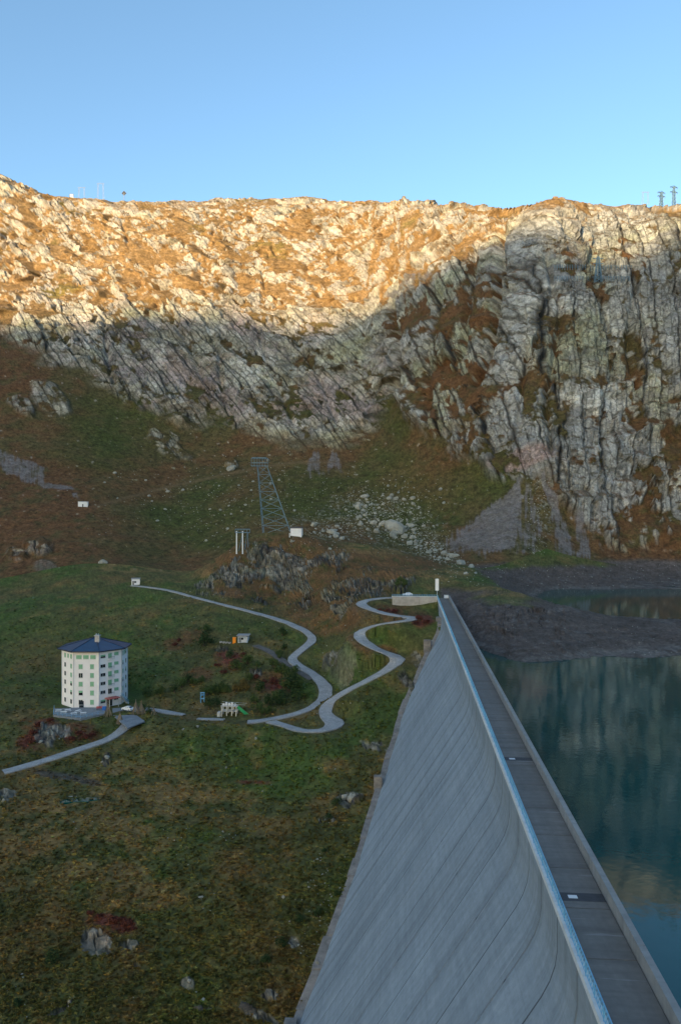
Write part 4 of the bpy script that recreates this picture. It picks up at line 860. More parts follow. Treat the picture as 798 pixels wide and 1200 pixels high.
# stacks of poles leaning together
M_POLE = mottled('weathered_wood', (0.13, 0.105, 0.07), (0.27, 0.22, 0.15), 1.2, 0.9, stretch=(1, 1, 0.2))
for x, y, h, lab in ((127,839,4.6,'tall cone of leaning wooden poles beside the hotel entrance'),(141,848,3.8,'cone of leaning wooden poles standing below the paved ramp'),(159.5,836,4.2,'cone of leaning wooden poles behind the white car'),(166,836,4.0,'cone of leaning poles beside the shrub past the white car'),(180.5,838,3.0,'small tripod of poles on the grass beyond the paved ramp')):
    q = at(x, y); t = empty('pole_stack', (q.x, q.y, q.z - 0.05), 0, lab, 'pole stack'); n = 14 if h > 3.2 else 5
    for i in range(n):
        a = 2*math.pi*i/n + random.uniform(-.12, .12); r = h*0.33*random.uniform(0.8, 1.1); hh = h*random.uniform(0.85, 1.08)
        MB().tube((r*math.cos(a), r*math.sin(a), 0), (-0.18*math.cos(a), -0.18*math.sin(a), hh), 0.10, 0.06, 6).build('pole', M_POLE, t)

# ------------------------------------------------------------------ huts and small works
M_DOOR = mottled('grey_door', (0.10, 0.11, 0.12), (0.16, 0.17, 0.18), 2.0, 0.5); M_SHEET = mottled('grey_sheet_roof', (0.20, 0.21, 0.22), (0.30, 0.31, 0.32), 1.0, 0.5)
def hut(px_, py_, w, d, h, rz, label, roofmat, doors=1, wins=0, overh=0.3, pitch=0.25, sink=0.4, wallmat=None):
    q = at(px_, py_); t = empty('hut', (q.x, q.y + d/2, q.z), rz, label, 'hut'); wallmat = wallmat or M_WHITE
    MB().box(-w/2, w/2, -d/2, d/2, -sink, h).build('wall', wallmat, t)
    m = MB(); a, b = w/2 + overh, d/2 + overh; m.add([(-a,-b,h+0.02),(a,-b,h+0.02),(a,b,h+0.02+pitch),(-a,b,h+0.02+pitch),(-a,-b,h+0.24),(a,-b,h+0.24),(a,b,h+0.24+pitch),(-a,b,h+0.24+pitch)], [(3,2,1,0),(4,5,6,7),(0,1,5,4),(1,2,6,5),(2,3,7,6),(3,0,4,7)]); m.build('roof', roofmat, t)
    for k in range(doors):
        x = -w/2 + w*(0.2 if doors == 1 and wins else (k + 0.5)/max(doors, 1)); f = MB().box(x-0.45, x+0.45, -d/2-0.05, -d/2+0.02, 0, min(2.0, h-0.2)).build('door', M_DOOR, t); MB().box(x+0.3, x+0.36, -d/2-0.09, -d/2-0.052, 0.95, 1.05).build('handle', M_GALV, f)
    for k in range(wins):
        x = -w/2 + w*(0.45 + 0.35*k); f = MB().box(x-0.55, x+0.55, -d/2-0.05, -d/2+0.02, 1.0, 2.0).build('window', M_FRAME, t); MB().box(x-0.46, x+0.46, -d/2-0.06, -d/2-0.052, 1.08, 1.92).build('pane', M_GLASS, f)
    return t
hut(347.5, 628.5, 5.8, 5.0, 4.2, R(-6), 'plain white hut with dark roof on the brow of the rocky knoll', M_FASCIA, 0, 0, 0.2, 0.5, 1.5)
hut(158.5, 685.5, 4.0, 3.5, 2.9, R(12), 'small white hut where the upper road begins', M_SHEET, 1, 1, 0.25, 0.2)
hut(97, 594, 6.5, 4.0, 3.6, R(8), 'white flat roofed hut at the end of the footpath across the slope', M_SHEET, 1, 0, 0.2, 0.2, 1.0)
hut(285, 753, 3.8, 3.2, 2.5, R(-4), 'small pale hut with overhanging grey roof beside the orange cabin', M_SHEET, 1, 1, 0.55, 0.2, wallmat=mottled('pale_hut_wall', (0.42, 0.45, 0.48), (0.52, 0.55, 0.57), 1.0))
q = at(274.5, 754); t = empty('cabin', (q.x, q.y + 0.7, q.z), R(5), 'narrow orange portable cabin next to the small pale hut', 'cabin'); M_OR = mottled('orange_plastic', (0.75, 0.22, 0.01), (0.85, 0.30, 0.02), 2.0, 0.5)
MB().box(-0.62, 0.62, -0.6, 0.6, -0.2, 2.1).build('body', M_OR, t, 0.05); MB().box(-0.45, 0.45, -0.63, -0.603, 0.15, 1.9).build('door', M_OR, t); MB().box(-0.68, 0.68, -0.66, 0.66, 2.103, 2.25).build('roof', M_OR, t, 0.05)
for i, (x, y) in enumerate(((259,753),(262.5,753.5),(266,753.8),(269.5,754))):
    q = at(x, y); m = MB(); m.box(-0.5, 0.5, -0.35, 0.35, -0.15, 0.55); o = m.build('stone_block', M_WING, None, 0.08); o.location = q; o.rotation_euler = (0, 0, 0.2*i); tag(o, 'pale block in the short row left beside the orange cabin', 'block', 'row of pale blocks by the cabin')
# steel works by the road
q = at(271, 839.5); t = empty('water_works', (q.x, q.y, q.z), R(-6), 'pale grey pipe and steel frame works with a green ramp beside the road', 'machine'); M_GREEN = mottled('green_paint', (0.01, 0.22, 0.08), (0.02, 0.30, 0.11), 2.0, 0.5)
for x in (-3.0, -1.4, 0.2, 1.6):
    for y in (0, 2.0): MB().box(x-0.14, x+0.14, y-0.14, y+0.14, -0.4, 3.0).build('column', M_GALV, t)
for z in (1.5, 3.05): MB().box(-3.3, 1.9, -0.2, 2.2, z, z + 0.16).build('platform', M_GALV, t)
for i, x in enumerate((-2.6, -1.7, -0.8, 0.1, 1.0)): MB().tube((x, 1.0, 3.22), (x, 1.0, 3.22 + (0.5, 0.9, 0.7, 0.9, 0.5)[i]), 0.34, n=10).build('valve', M_WHITE, t)
for y in (-0.15, 2.1): 
    m = MB(); m.bar((-3.3, y, 4.0), (4.6, y, 3.7), 0.08); m.build('top_rail', M_GALV, t)
m = MB(); m.bar((2.0, 0.3, 3.0), (5.6, 0.3, 0.1), 0.9, 0.18); m.build('ramp', M_GREEN, t)
MB().box(-4.4, -3.35, -0.3, 1.6, -0.4, 1.2).build('tank', M_GALV, t, 0.05)
# small blue frame
q = at(237.5, 823); t = empty('steel_frame', (q.x, q.y, q.z), 0.3, 'small pale blue steel frame standing alone on the meadow', 'frame')
for x in (-0.55, 0.55):
    for y in (-0.5, 0.5): MB().box(x-0.08, x+0.08, y-0.08, y+0.08, -0.2, 3.2).build('post', M_RAIL, t)
for z in (1.2, 2.4, 3.1): MB().box(-0.7, 0.7, -0.65, 0.65, z, z + 0.12).build('tray', M_RAIL, t)

# ------------------------------------------------------------------ lattice towers
M_STEEL = mottled('blue_grey_steel', (0.085, 0.15, 0.20), (0.14, 0.22, 0.28), 0.8, 0.5, metallic=0.2)
def lattice(base_pts, top_pts, z0, z1, nb, w, par, mat):
    """four legs and braced panels between two quadrilaterals"""
    b = [Vector((*p, z0)) for p in base_pts]; t_ = [Vector((*p, z1)) for p in top_pts]
    for i in range(4): m = MB(); m.bar(b[i], t_[i], w*1.5); m.build('leg', mat, par)
    lv = [1 - (1 - k/nb)**1.0 for k in range(nb + 1)]
    for i in range(4):
        j = (i + 1) % 4; m = MB()
        for k in range(nb):
            a0, a1 = b[i].lerp(t_[i], lv[k]), b[i].lerp(t_[i], lv[k+1]); c0, c1 = b[j].lerp(t_[j], lv[k]), b[j].lerp(t_[j], lv[k+1])
            m.bar(a0, c1, w); m.bar(c0, a1, w); m.bar(a1, c1, w)
        m.build('bracing', mat, par)
D_ = 452.0; q = Vector(((328 - CX)/F*D_, D_, 0)); q.z = ground_z(q.x, q.y) - 0.5
py_ = empty('cableway_tower', q, 0, 'tall leaning blue grey lattice tower behind the white hut on the knoll', 'tower')
topz = CAMZ - (546 - HY)*D_/F - q.z; sc_ = D_/F
lattice([(-18*sc_, -5), (17*sc_, -5), (17*sc_, 5), (-18*sc_, 5)], [(-26*sc_, -2.2), (-15*sc_, -2.2), (-15*sc_, 2.2), (-26*sc_, 2.2)], 0, topz, 9, 0.13, py_, M_STEEL)
m = MB()
for z in (topz, topz + 1.8, topz + 4.2):
    m.bar((-33*sc_, -2.4, z), (-14*sc_, -2.4, z), 0.22); m.bar((-33*sc_, 2.4, z), (-14*sc_, 2.4, z), 0.22)
for x in np.linspace(-33, -14, 7):
    for y in (-2.4, 2.4): m.bar((x*sc_, y, topz), (x*sc_, y, topz + 4.2), 0.14)
    m.bar((x*sc_, -2.4, topz + 4.2), (x*sc_, 2.4, topz + 4.2), 0.25); m.bar((x*sc_, -2.4, topz), (x*sc_, 2.4, topz), 0.25)
m.build('head_frame', M_STEEL, py_)
for y in (-2.8, 2.8): MB().box(-32*sc_, -15*sc_, y-0.2, y+0.2, topz + 4.32, topz + 4.7).build('cable_saddle', M_STEEL, py_)
q = at(281, 648.5); t = empty('portal_frame', (q.x, q.y, q.z - 0.3), 0.15, 'pale steel portal frame on two tall posts beside the rocky knoll', 'frame'); k_ = q.y/F
for x in (-3.5, 3.5): MB().tube((x*k_, 0, 0), (x*k_, 0, 27*k_), 0.32, 0.28).build('post', M_WHITE, t)
for x in (3.5, 10): m = MB(); m.bar((x*k_, 4, 0), (x*k_, 4, 25*k_), 0.3); m.build('strut', M_STEEL, t)
m = MB(); m.bar((-1*k_, 2, 2*k_), (3.4*k_, 0.3, 24*k_), 0.2); m.bar((6*k_, 3, 2*k_), (9*k_, 4, 24*k_), 0.2); m.build('brace', M_STEEL, t)
m = MB()
for z in (25, 29): m.bar((-5*k_, -0.3, z*k_), (12*k_, -0.3, z*k_), 0.32); m.bar((-5*k_, 4.2, z*k_), (12*k_, 4.2, z*k_), 0.32)
for x in np.linspace(-5, 12, 6): m.bar((x*k_, -0.3, 25*k_), (x*k_, -0.3, 29*k_), 0.22); m.bar((x*k_, -0.3, 29*k_), (x*k_, 4.2, 29*k_), 0.22)
m.build('head_frame', M_STEEL, t)
q = at(339.5, 629.5); o = MB().tube((0, 0, -0.5), (0, 0, 2.2), 0.22).build('marker_post', M_WHITE); o.location = q; tag(o, 'short white marker post beside the hut on the knoll', 'post')
# towers on the skyline
M_PALE = mottled('pale_steel', (0.24, 0.25, 0.26), (0.32, 0.33, 0.34), 0.8, 0.5)
def skyline(px_, dmax=1300):
    i = int(np.abs(COLS - px_).argmin()); ok = GRID[i, :, 1] < dmax; j = int(np.argmin(np.where(ok, GPY[i], 9e9))); return Vector(GRID[i, j])
def portal(px_, hpx, wpx, label, mat, w=0.5, group=None):
    q = skyline(px_); k_ = q.y/F; t = empty('power_pylon', (q.x, q.y, q.z - 1.0), 0, label, 'pylon', group); h = hpx*k_; a = wpx*k_/2
    for x in (-a*0.62, a*0.62):
        m = MB(); 
        for dx in (-0.9, 0.9): m.bar((x*1.25 + dx, 0, 0), (x + dx*0.5, 0, h*0.95), w)
        for i in range(6): m.bar((x*1.2 - 0.9, 0, h*0.95*i/6), (x*1.1 + 0.6, 0, h*0.95*(i + 1)/6), w*0.7)
        m.build('mast', mat, t)
    m = MB(); m.bar((-a, 0, h*0.95), (a, 0, h*0.95), w); m.bar((-a, 0, h), (a, 0, h), w*0.8)
    for i in range(7): m.bar((-a + 2*a*i/7, 0, h*0.95), (-a + 2*a*(i + 1)/7, 0, h), w*0.6)
    m.build('crossarm', mat, t)
    return t
portal(97, 14, 9, 'pale portal pylon on the skyline, the smaller beside the diamond sign mast', M_PALE, 0.2)
portal(120, 20, 9, 'tall pale portal pylon on the skyline nearest the diamond sign mast', M_PALE, 0.2)
portal(751, 15, 9, 'pale portal pylon on the skyline above the sunlit crest', M_PALE, 0.18)
def ttower(px_, hpx, label):
    q = skyline(px_, 1000); k_ = q.y/F; h = hpx*k_; t = empty('power_pylon', (q.x, q.y, q.z - 1.0), 0.3, label, 'pylon')
    lattice([(-1.6, -1.6), (1.6, -1.6), (1.6, 1.6), (-1.6, 1.6)], [(-0.7, -0.7), (0.7, -0.7), (0.7, 0.7), (-0.7, 0.7)], 0, h, 5, 0.22, t, M_STEEL)
    for z in (0.72, 0.97):
        m = MB(); m.bar((-5*k_, 0, h*z), (5*k_, 0, h*z), 0.5); m.bar((-5*k_, 0, h*z), (0, 0, h*z + 1.6), 0.25); m.bar((5*k_, 0, h*z), (0, 0, h*z + 1.6), 0.25); m.build('crossarm', M_STEEL, t)
        for x in (-5, -3, 3, 5): MB().tube((x*k_, 0, h*z - 1.3), (x*k_, 0, h*z - 0.26), 0.2).build('insulator', M_DOOR, t)
ttower(773, 17, 'dark lattice pylon with crossarms where the shaded crest begins'); ttower(790, 23, 'taller dark lattice pylon with crossarms on the shaded crest')
q = skyline(146); k_ = q.y/F; t = empty('sign_mast', (q.x, q.y, q.z - 0.5), 0, 'dark diamond shaped sign on a mast on the sunny skyline', 'sign')
MB().tube((0, 0, 0), (0, 0, 9*k_), 0.35).build('mast', M_PALE, t)
m = MB(); r_ = 2.9*k_; m.add([(-r_, -0.2, 9*k_), (0, -0.2, 9*k_-r_), (r_, -0.2, 9*k_), (0, -0.2, 9*k_+r_), (-r_, 0.2, 9*k_), (0, 0.2, 9*k_-r_), (r_, 0.2, 9*k_), (0, 0.2, 9*k_+r_)], [(0,1,2,3),(7,6,5,4),(0,4,5,1),(1,5,6,2),(2,6,7,3),(3,7,4,0)]); m.build('diamond_panel', M_FASCIA, t)
q = skyline(85); k_ = q.y/F; t = empty('hut', (q.x, q.y, q.z - 0.4), 0.2, 'tiny pale hut on the sunny skyline beside the pale pylons', 'hut'); MB().box(-2.2, 2.2, -2, 2, 0, 4.6).build('wall', M_WHITE, t); MB().box(-2.5, 2.5, -2.3, 2.3, 4.603, 5.0).build('roof', M_SHEET, t); MB().box(-3.2, -2.25, -1, 1, 0, 4.2).build('door', M_DOOR, t)
# tower and snow fences high on the shaded wall
q = at(700, 330); k_ = q.y/F; t = empty('power_pylon', (q.x, q.y - 1, q.z - 1), 0, 'blue lattice pylon among snow fences high on the shaded cliff', 'pylon')
lattice([(-4*k_, -2), (4*k_, -2), (4*k_, 2), (-4*k_, 2)], [(-1.2*k_, -0.7), (1.2*k_, -0.7), (1.2*k_, 0.7), (-1.2*k_, 0.7)], 0, 30*k_, 6, 0.26, t, M_STEEL)
for z in (22, 28): m = MB(); m.bar((-6*k_, 0, z*k_), (6*k_, 0, z*k_), 0.5); m.build('crossarm', M_STEEL, t)
def fence(x0, x1, yp, h, label):
    pp = [at(x, yp) for x in np.arange(x0, x1 + 0.1, 3.0)]
    t = empty('snow_fence', pp[0], 0, label, 'fence'); o_ = pp[0]; prev = None
    for a in pp:
        if prev is not None and abs(a.y - prev.y) > 12: a = Vector((a.x, prev.y, prev.z))
        q = a - o_; MB().box(q.x-0.16, q.x+0.16, q.y-1.4, q.y-1.1, q.z-1.5, q.z + h).build('post', M_STEEL, t)
        if prev is not None:
            m = MB(); r = prev - o_
            for z in (0.4, 1.2, 2.0): m.bar((r.x, r.y-1.45, r.z + z*h/2.4), (q.x, q.y-1.45, q.z + z*h/2.4), 0.13)
            m.build('rail', M_STEEL, t)
        prev = a
fence(649, 694, 315, 3.2, 'upper row of steel snow fences left beside the cliff pylon, above the lower row'.replace('left ', '')); fence(706, 741, 315, 3.0, 'short row of steel snow fences between cliff pylon and dark crest')
fence(649, 741, 328, 3.0, 'long lower row of steel snow fences across the shaded cliff')

# ------------------------------------------------------------------ boulders
M_BOULDER = mottled('lichen_boulder', (0.20, 0.20, 0.165), (0.40, 0.39, 0.335), 0.7, 0.92, 0.12)
def boulder_mesh(seed, sub=2):
    bm = bmesh.new(); bmesh.ops.create_icosphere(bm, subdivisions=sub, radius=1.0); V = np.array([v.co[:] for v in bm.verts], np.float32)
    h, e, r = facets(V*1.15 + seed*3.7, 700 + seed, 1.0); n_ = noise(V*1.6 + seed, 800 + seed)
    sq = np.array((1.0, 0.85, 0.68), np.float32)
    for v, a, b in zip(bm.verts, h, n_): v.co = Vector(v.co)*float(1 + 0.30*a + 0.22*b); v.co.x *= sq[0]; v.co.y *= sq[1]; v.co.z *= sq[2]
    me = bpy.data.meshes.new('boulder'); bm.to_mesh(me); bm.free(); me.materials.append(M_BOULDER); return me
BM = [boulder_mesh(i, 2) for i in range(7)]
small = [boulder_mesh(20 + i, 1) for i in range(3)]
SV = [np.array([v.co[:] for v in m_.vertices], np.float32) for m_ in small]; SF = [np.array([p_.vertices[:] for p_ in m_.polygons], np.int32) for m_ in small]
for m_ in small: bpy.data.meshes.remove(m_)
pebV = []; pebF = []; nv = 0
def place_boulder(x, y, r, label, group):
    global nv
    if group == 'boulders of the talus field':
        size = 'large' if r > 2.6 else ('mid sized' if r > 1.5 else 'small')
        where = ('on the lowest tongue of the talus by the lake shore' if y > 648 else 'of the talus beside the purple scree fan' if x > 505 else 'close around the largest talus block' if abs(x - 463) < 22 and abs(y - 621) < 14 else
                 'in the upper talus on the grass below the cliff' if y < 596 else 'in the talus behind the knoll beside the white hut' if x < 425 else 'in the middle of the talus field')
        label = size + ' pale boulder ' + where; group = size + ' boulders ' + where
    elif group == 'boulders on the grassy slope':
        where = 'above the footpath across the slope' if y < 572 else ('between footpath and lattice tower' if x < 300 else 'on the grass behind the lattice tower')
        label = ('larger' if r > 1.7 else 'small') + ' pale boulder scattered ' + where; group = label
    elif group == 'rocks on the meadow':
        where = 'by the outcrop below the hotel' if y < 900 and x < 130 else ('on the hump below the lower road' if y < 905 else ('close to the foot of the dam' if x > 325 else 'in the near meadow'))
        label = ('larger' if r > 2.5 else 'small') + ' grey rock lying ' + where; group = label
    q = at(x, y); k_ = q.y/F
    o = link('boulder', random.choice(BM)); o.location = q + Vector((0, 0, r*k_*0.25)); o.scale = (r*k_*random.uniform(.8, 1.25), r*k_*random.uniform(.8, 1.2), r*k_*random.uniform(.75, 1.2)); o.rotation_euler = (random.uniform(-.4, .4), random.uniform(-.4, .4), random.uniform(0, 6.28))
    tag(o, label, 'boulder', group)
def pebble(x, y, r):
    global nv
    q = at(x, y); k_ = q.y/F; i = random.randrange(3); a = random.uniform(0, 6.28); c, s = math.cos(a), math.sin(a)
    V = SV[i]*np.array((random.uniform(.7, 1.4), random.uniform(.7, 1.2), random.uniform(.6, 1.2)))*r*k_; V = np.stack([V[:, 0]*c - V[:, 1]*s, V[:, 0]*s + V[:, 1]*c, V[:, 2]], 1) + np.array(q)
    pebV.append(V); pebF.append(SF[i] + nv); nv += len(V)
place_boulder(463, 621, 11, 'largest pale block in the talus field below the cliffs', None); place_boulder(428, 583, 5, 'broad pale boulder standing alone above the talus field', None)
place_boulder(540, 661, 6, 'pale boulder at the lowest corner of the talus field', None); place_boulder(552, 665, 4, 'small pale boulder at the edge of the bare lake shore', None); place_boulder(516, 574, 2.5, 'white boulder alone on the grass between talus and scree', None)
place_boulder(271, 551, 6, 'grey boulder below the footpath across the slope', None); place_boulder(121, 660, 4, 'pale boulder on the slope above the small white hut', None)
place_boulder(412, 937, 7, 'grey boulder on the grass near the foot of the dam', None); place_boulder(404, 935, 5, 'dark grey rock beside the boulder near the dam foot', None)
TAL = [(455,612,34,16,15,60),(500,640,34,10,32,75),(425,600,28,16,0,35),(470,585,30,14,0,25),(390,622,26,8,0,20)]
for cx, cy, rx, ry, a, n in TAL:
    for _ in range(n):
        u, v = random.gauss(0, .6)*rx, random.gauss(0, .6)*ry; c, s = math.cos(R(a)), math.sin(R(a)); place_boulder(cx + u*c - v*s, cy + u*s + v*c, min(0.9 + random.expovariate(1/1.0), 5.0), 'pale lichen grey boulder lying in the talus field below the cliffs', 'boulders of the talus field')
    for _ in range(n*7):
        u, v = random.gauss(0, .8)*rx*1.2, random.gauss(0, .8)*ry*1.3; c, s = math.cos(R(a)), math.sin(R(a)); pebble(cx + u*c - v*s, cy + u*s + v*c, random.uniform(0.35, 1.0))
for _ in range(700): pebble(random.gauss(300, 90), random.gauss(590, 32), random.uniform(0.3, 0.85))
for _ in range(160): pebble(random.uniform(618, 645), random.uniform(562, 650), random.uniform(0.35, 0.9))
for _ in range(36):
    x, y = random.gauss(300, 80), random.gauss(590, 28); place_boulder(x, y, random.uniform(1.0, 2.4), 'scattered pale boulder on the grassy slope around the lattice tower', 'boulders on the grassy slope')
for _ in range(26):
    cx_, cy_ = random.uniform(0, 430), random.uniform(880, 1190)
    for _ in range(random.randint(2, 9)): pebble(random.gauss(cx_, 9), random.gauss(cy_, 5), random.uniform(0.4, 1.3))
for _ in range(120): pebble(random.uniform(180, 430), random.uniform(690, 840), random.uniform(0.4, 1.0))
for _ in range(120): pebble(random.uniform(560, 798), random.uniform(662, 690), random.uniform(0.3, 0.9))
for _ in range(60): pebble(random.uniform(590, 798), random.uniform(732, 768), random.uniform(0.3, 0.9))
for _ in range(220): pebble(random.gauss(385, 18) , random.uniform(1020, 1190), random.uniform(0.4, 1.5))
for x, y in ((62,861),(70,866),(48,870),(120,893),(126,888),(350,1108),(343,1112),(222,1150),(230,1163),(238,1172),(362,1040),(372,1008),(332,1052),(236,1052),(262,975),(265,900),(300,866),(215,855),(232,852)):
    place_boulder(x, y, random.uniform(1.2, 2.8), 'grey rock lying on the meadow below the dam', 'rocks on the meadow')
o = link('stones', mesh_np('stones', np.concatenate(pebV), np.concatenate(pebF), M_BOULDER)); tag(o, 'small pale stones strewn over slopes and meadow', 'stones', kind='stuff')

# ------------------------------------------------------------------ shrubs
def leaf_mat(name, c0, c1): 
    m = mottled(name, c0, c1, 1.3, 0.75, spec=0.2); return m
LEAFS = {'green': leaf_mat('alder_leaf', (0.040, 0.068, 0.016), (0.075, 0.105, 0.030)), 'dark': leaf_mat('dark_leaf', (0.022, 0.044, 0.013), (0.044, 0.07, 0.021)), 'red': leaf_mat('red_heath', (0.075, 0.022, 0.016), (0.13, 0.042, 0.026)), 'ochre': leaf_mat('ochre_leaf', (0.10, 0.075, 0.018), (0.15, 0.10, 0.03))}
M_STEM = mottled('shrub_stem', (0.06, 0.045, 0.03), (0.11, 0.085, 0.06), 4.0, 0.9)
def shrub_proto(kind, seed, squat=1.0):
    rg = np.random.default_rng(seed); lob = rg.normal(0, 1, (9, 3)); lob /= np.linalg.norm(lob, axis=1, keepdims=True); lob *= rg.uniform(0.25, 0.62, (9, 1)); lob[:, 2] = np.abs(lob[:, 2])*squat + 0.35
    V = []; Fq = []; lr = rg.uniform(0.24, 0.46, 9)
    for _ in range(520):
        k = rg.integers(9); d = rg.normal(0, 1, 3); d /= np.linalg.norm(d); c = lob[k] + d*lr[k]*rg.uniform(0.55, 1.05)*np.array((1, 1, squat)); c[2] = max(c[2], 0.02)
        u = rg.normal(0, 1, 3); u /= np.linalg.norm(u); w = np.cross(u, d + 0.3*rg.normal(0, 1, 3)); w /= max(np.linalg.norm(w), 1e-6); a = rg.uniform(0.05, 0.10)
        n = len(V); V += [c - u*a, c + w*a*0.6, c + u*a, c - w*a*0.6]; Fq.append((n, n+1, n+2, n+3))
    fol = mesh_np('foliage', V, Fq, LEAFS[kind]); st = MB()
    for i in range(5): a = i*1.26; st.tube((0.04*math.cos(a), 0.04*math.sin(a), -0.15), (lob[i][0]*0.7, lob[i][1]*0.7, lob[i][2]), 0.035, 0.012, 5)
    return fol, st.mesh('stem', M_STEM)
PROTO = {k: [shrub_proto(k, 900 + i + j*10, 0.75 if k == 'red' else 1.0) for i in range(3)] for j, k in enumerate(LEAFS)}
SL = {'green': ('leafy green shrub on the slope between the winding roads', 'green shrubs between the roads'), 'dark': ('dark green shrub in the thicket above the road bend', 'dark shrubs of the thicket'), 'red': ('low wine red heath bush on the autumn slope', 'red heath bushes'), 'ochre': ('yellowing ochre bush among the green shrubs', 'ochre bushes')}
def shrub(x, y, w, kind, label=None, group=None):
    q = at(x, y); k_ = q.y/F; f, st_ = random.choice(PROTO[kind]); l, g = SL[kind]
    if not label:
        big = 'broad ' if w >= 8 else ('small ' if w <= 5 else '')
        where = ('below the hotel beside the grey outcrop' if x < 130 and y > 840 and y < 900 else 'above the pale outcrop in the near meadow' if y > 1000 else 'beside the hotel ramp' if x < 182 else 'on the slope behind the hotel' if x < 232 else 'beside the upper hairpin bend' if x > 440 else
                 'beside the steel works with the green ramp' if y > 820 and x < 305 else 'near the orange cabin' if y < 776 and x < 300 else 'above the steel works' if x < 275 else 'along the gravel track' if y < 796 else 'in the thicket inside the lower road bend')
        l = big + {'green': 'leafy green shrub ', 'dark': 'dark green shrub ', 'red': 'wine red heath bush ', 'ochre': 'yellowing ochre bush '}[kind] + where; g = {'green': 'green shrubs ', 'dark': 'dark green shrubs ', 'red': 'red heath bushes ', 'ochre': 'ochre bushes '}[kind] + where
    t = empty('shrub', (q.x, q.y, q.z - 0.1), random.uniform(0, 6.28), label or l, 'shrub', group if label else g); r = w*k_*random.uniform(.9, 1.15)*(1.55 if kind != 'red' else 1.1); t.scale = (r, r, r*random.uniform(0.9, 1.2))
    link('foliage', f, t); link('stem', st_, t)
for x, y, w, k in ((330,790,8,'green'),(342,800,8,'dark'),(339,812,9,'dark'),(325,823,7,'green'),(315,828,7,'dark'),(302,834,8,'green'),(290,778,7,'green'),(278,785,8,'green'),(270,772,6,'dark'),(293,798,6,'green'),(331,826,7,'dark'),(345,821,6,'dark'),(357,818,6,'green'),(321,782,6,'green'),(306,812,7,'dark'),(240,757,9,'dark'),
                   (243,815,7,'green'),(250,812,7,'green'),(258,811,7,'green'),(264,812,6,'green'),(328,772,4,'green'),(331,745,6,'dark'),(333,762,5,'dark'),(327,767,4,'green'),(246,830,6,'dark'),(254,827,5,'dark'),(298,824,6,'green'),(310,838,5,'green'),(318,836,5,'green'),(350,808,6,'green'),(335,806,6,'green'),(300,784,5,'green'),
                   (283,805,6,'ochre'),(277,811,6,'ochre'),(288,809,5,'ochre'),(275,780,6,'red'),(262,790,6,'red'),(300,795,6,'red'),(322,802,7,'red'),(310,800,5,'red'),(285,768,5,'red'),(255,782,5,'red'),(205,757,5,'red'),(210,752,5,'red'),
                   (240,742,6,'green'),(213,806,6,'green'),(220,800,6,'dark'),(228,803,6,'green'),(236,800,5,'green'),(190,812,5,'green'),(205,812,5,'dark'),(185,815,5,'dark'),(172,818,6,'dark'),(170,835,6,'green'),(175,837,5,'dark'),(330,818,7,'dark'),(344,790,6,'green')): shrub(x, y, w, k)
for x, y, w in ((470,683,5),(466,686,4),(474,687,4)): shrub(x, y, w, 'green', 'fresh green bush beneath the dark rock behind the wing wall', 'bushes behind the wing wall')
for x, y, w, k in ((492,728,6,'red'),(499,731,6,'red'),(487,732,5,'red'),(455,717,4,'red'),(445,716,4,'red'),(463,718,4,'red'),(140,1082,9,'red'),(150,1085,9,'red'),(133,1080,7,'red'),(92,862,7,'red'),(100,866,7,'red'),(84,868,6,'red'),(40,862,7,'red'),(34,872,7,'red'),(46,852,6,'red'),(108,863,6,'red'),(60,846,6,'red'),(116,1075,6,'red'),(107,1072,6,'red'),(157,1090,6,'red')): shrub(x, y, w, k)
for x, y, w in ((385,960,5),(60,1130,8),(380,1000,4),(372,1075,6),(395,945,5),(330,1110,6),(395,1050,5),(310,1130,6),(20,1180,7),(352,1080,5)): shrub(x, y, w, 'dark', 'dark green bush on the meadow below the dam', 'bushes on the meadow')

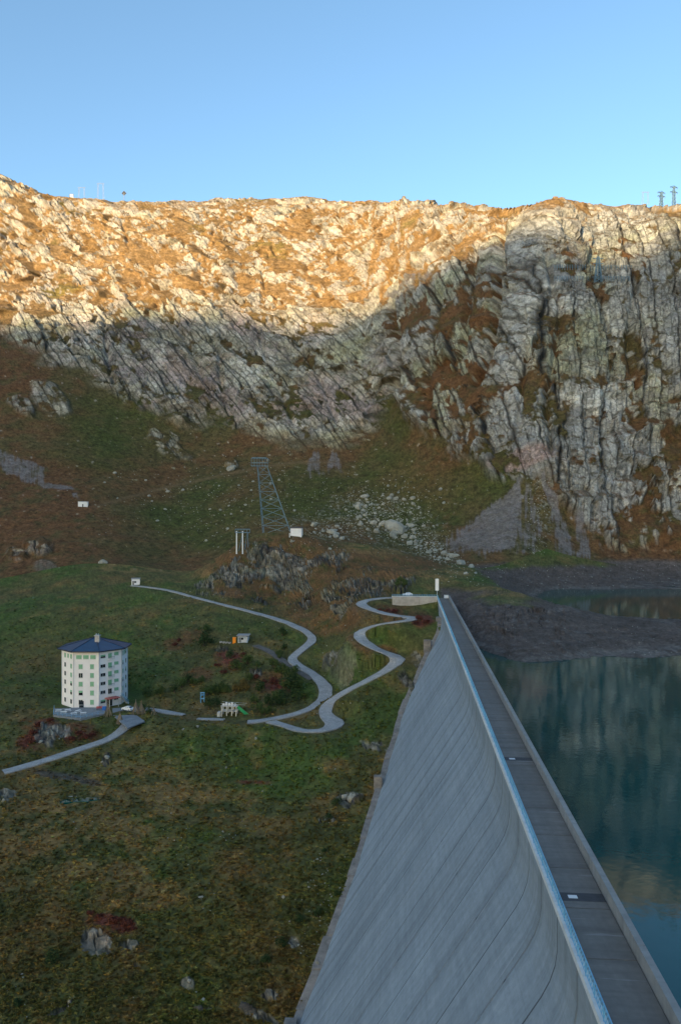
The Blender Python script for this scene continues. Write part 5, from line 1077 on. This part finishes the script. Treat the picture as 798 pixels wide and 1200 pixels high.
# small pool in the meadow
q = at(92, 937.5); m = MB(); out_ = []
for i in range(44):
    a = 2*math.pi*i/44; r = 1 + 0.28*math.sin(2*a + 0.6) + 0.18*math.sin(5*a) + 0.10*math.sin(9*a + 2); x_, y_ = q.x + 4.2*r*math.cos(a), q.y + 1.9*r*math.sin(a); out_.append((x_, y_, ground_z(x_, y_)))
zw = sorted(o_[2] for o_ in out_)[22] + 0.10; m.prism([o_[:2] for o_ in out_], zw - 1.0, zw); tag(m.build('pond', lake_mat()), kind='structure')
o = MB().box(-1.4, 1.4, -0.18, 0.18, 0, 0.12).build('plank', M_WING); o.location = (q.x - 2.4, q.y + 1.9, zw + 0.05); o.rotation_euler = (0.02, 0.03, 0.15); tag(o, 'pale plank lying beside the small pool in the meadow', 'plank')

# ------------------------------------------------------------------ tussocks that roughen the near turf
rg = np.random.default_rng(5); tv = []; tf = []; tcol = []; nv = 0
for _ in range(30000):
    x, y = rg.uniform(-145, 470), 700 + 540*rg.uniform()**0.75
    i = int(np.abs(COLS - x).argmin()); j = int(np.searchsorted(-GRUN[i, :620], -y)); j = min(max(j, 1), 619); tq = rg.uniform(); g = GRID[i, j]*(1 - tq) + GRID[min(i + 1, len(COLS) - 1), j]*tq
    dsl = (g[0] - DP0.x)*DN.x + (g[1] - DP0.y)*DN.y
    if dsl > face_t(g[2]) - 1.0: continue
    c = col[i*shv[1] + j]
    if bare[i*shv[1] + j] > 0.3 or rd[i*shv[1] + j] < rw[i*shv[1] + j] + 0.8 or hd[i*shv[1] + j] < 17: continue
    h = rg.uniform(0.10, 0.42); w = rg.uniform(0.15, 0.45); tone = np.clip(c*rg.uniform(0.9, 1.9)*np.array((rg.uniform(0.9, 1.25), 1, rg.uniform(0.7, 1))), 0.005, 0.3)
    for b in range(4):
        a = rg.uniform(0, 6.28); dx, dy = math.cos(a)*w, math.sin(a)*w; lx, ly = rg.uniform(-w, w), rg.uniform(-w, w)
        tv += [(g[0] - dx*0.5, g[1] - dy*0.5, g[2] - 0.05), (g[0] + dx*0.5, g[1] + dy*0.5, g[2] - 0.05), (g[0] + dx + lx, g[1] + dy + ly, g[2] + h), (g[0] - dx + lx, g[1] - dy + ly, g[2] + h*0.8)]
        tf.append((nv, nv+1, nv+2, nv+3)); nv += 4; tcol += [tone]*4
me = mesh_np('grass', tv, tf, M_TER); a = me.attributes.new('tone', 'FLOAT_COLOR', 'POINT'); a.data.foreach_set('color', np.concatenate([np.array(tcol), np.ones((len(tcol), 1))], 1).astype(np.float32).ravel())
tag(link('grass', me), 'olive and brown grass tussocks covering the meadow', 'grass', kind='stuff')
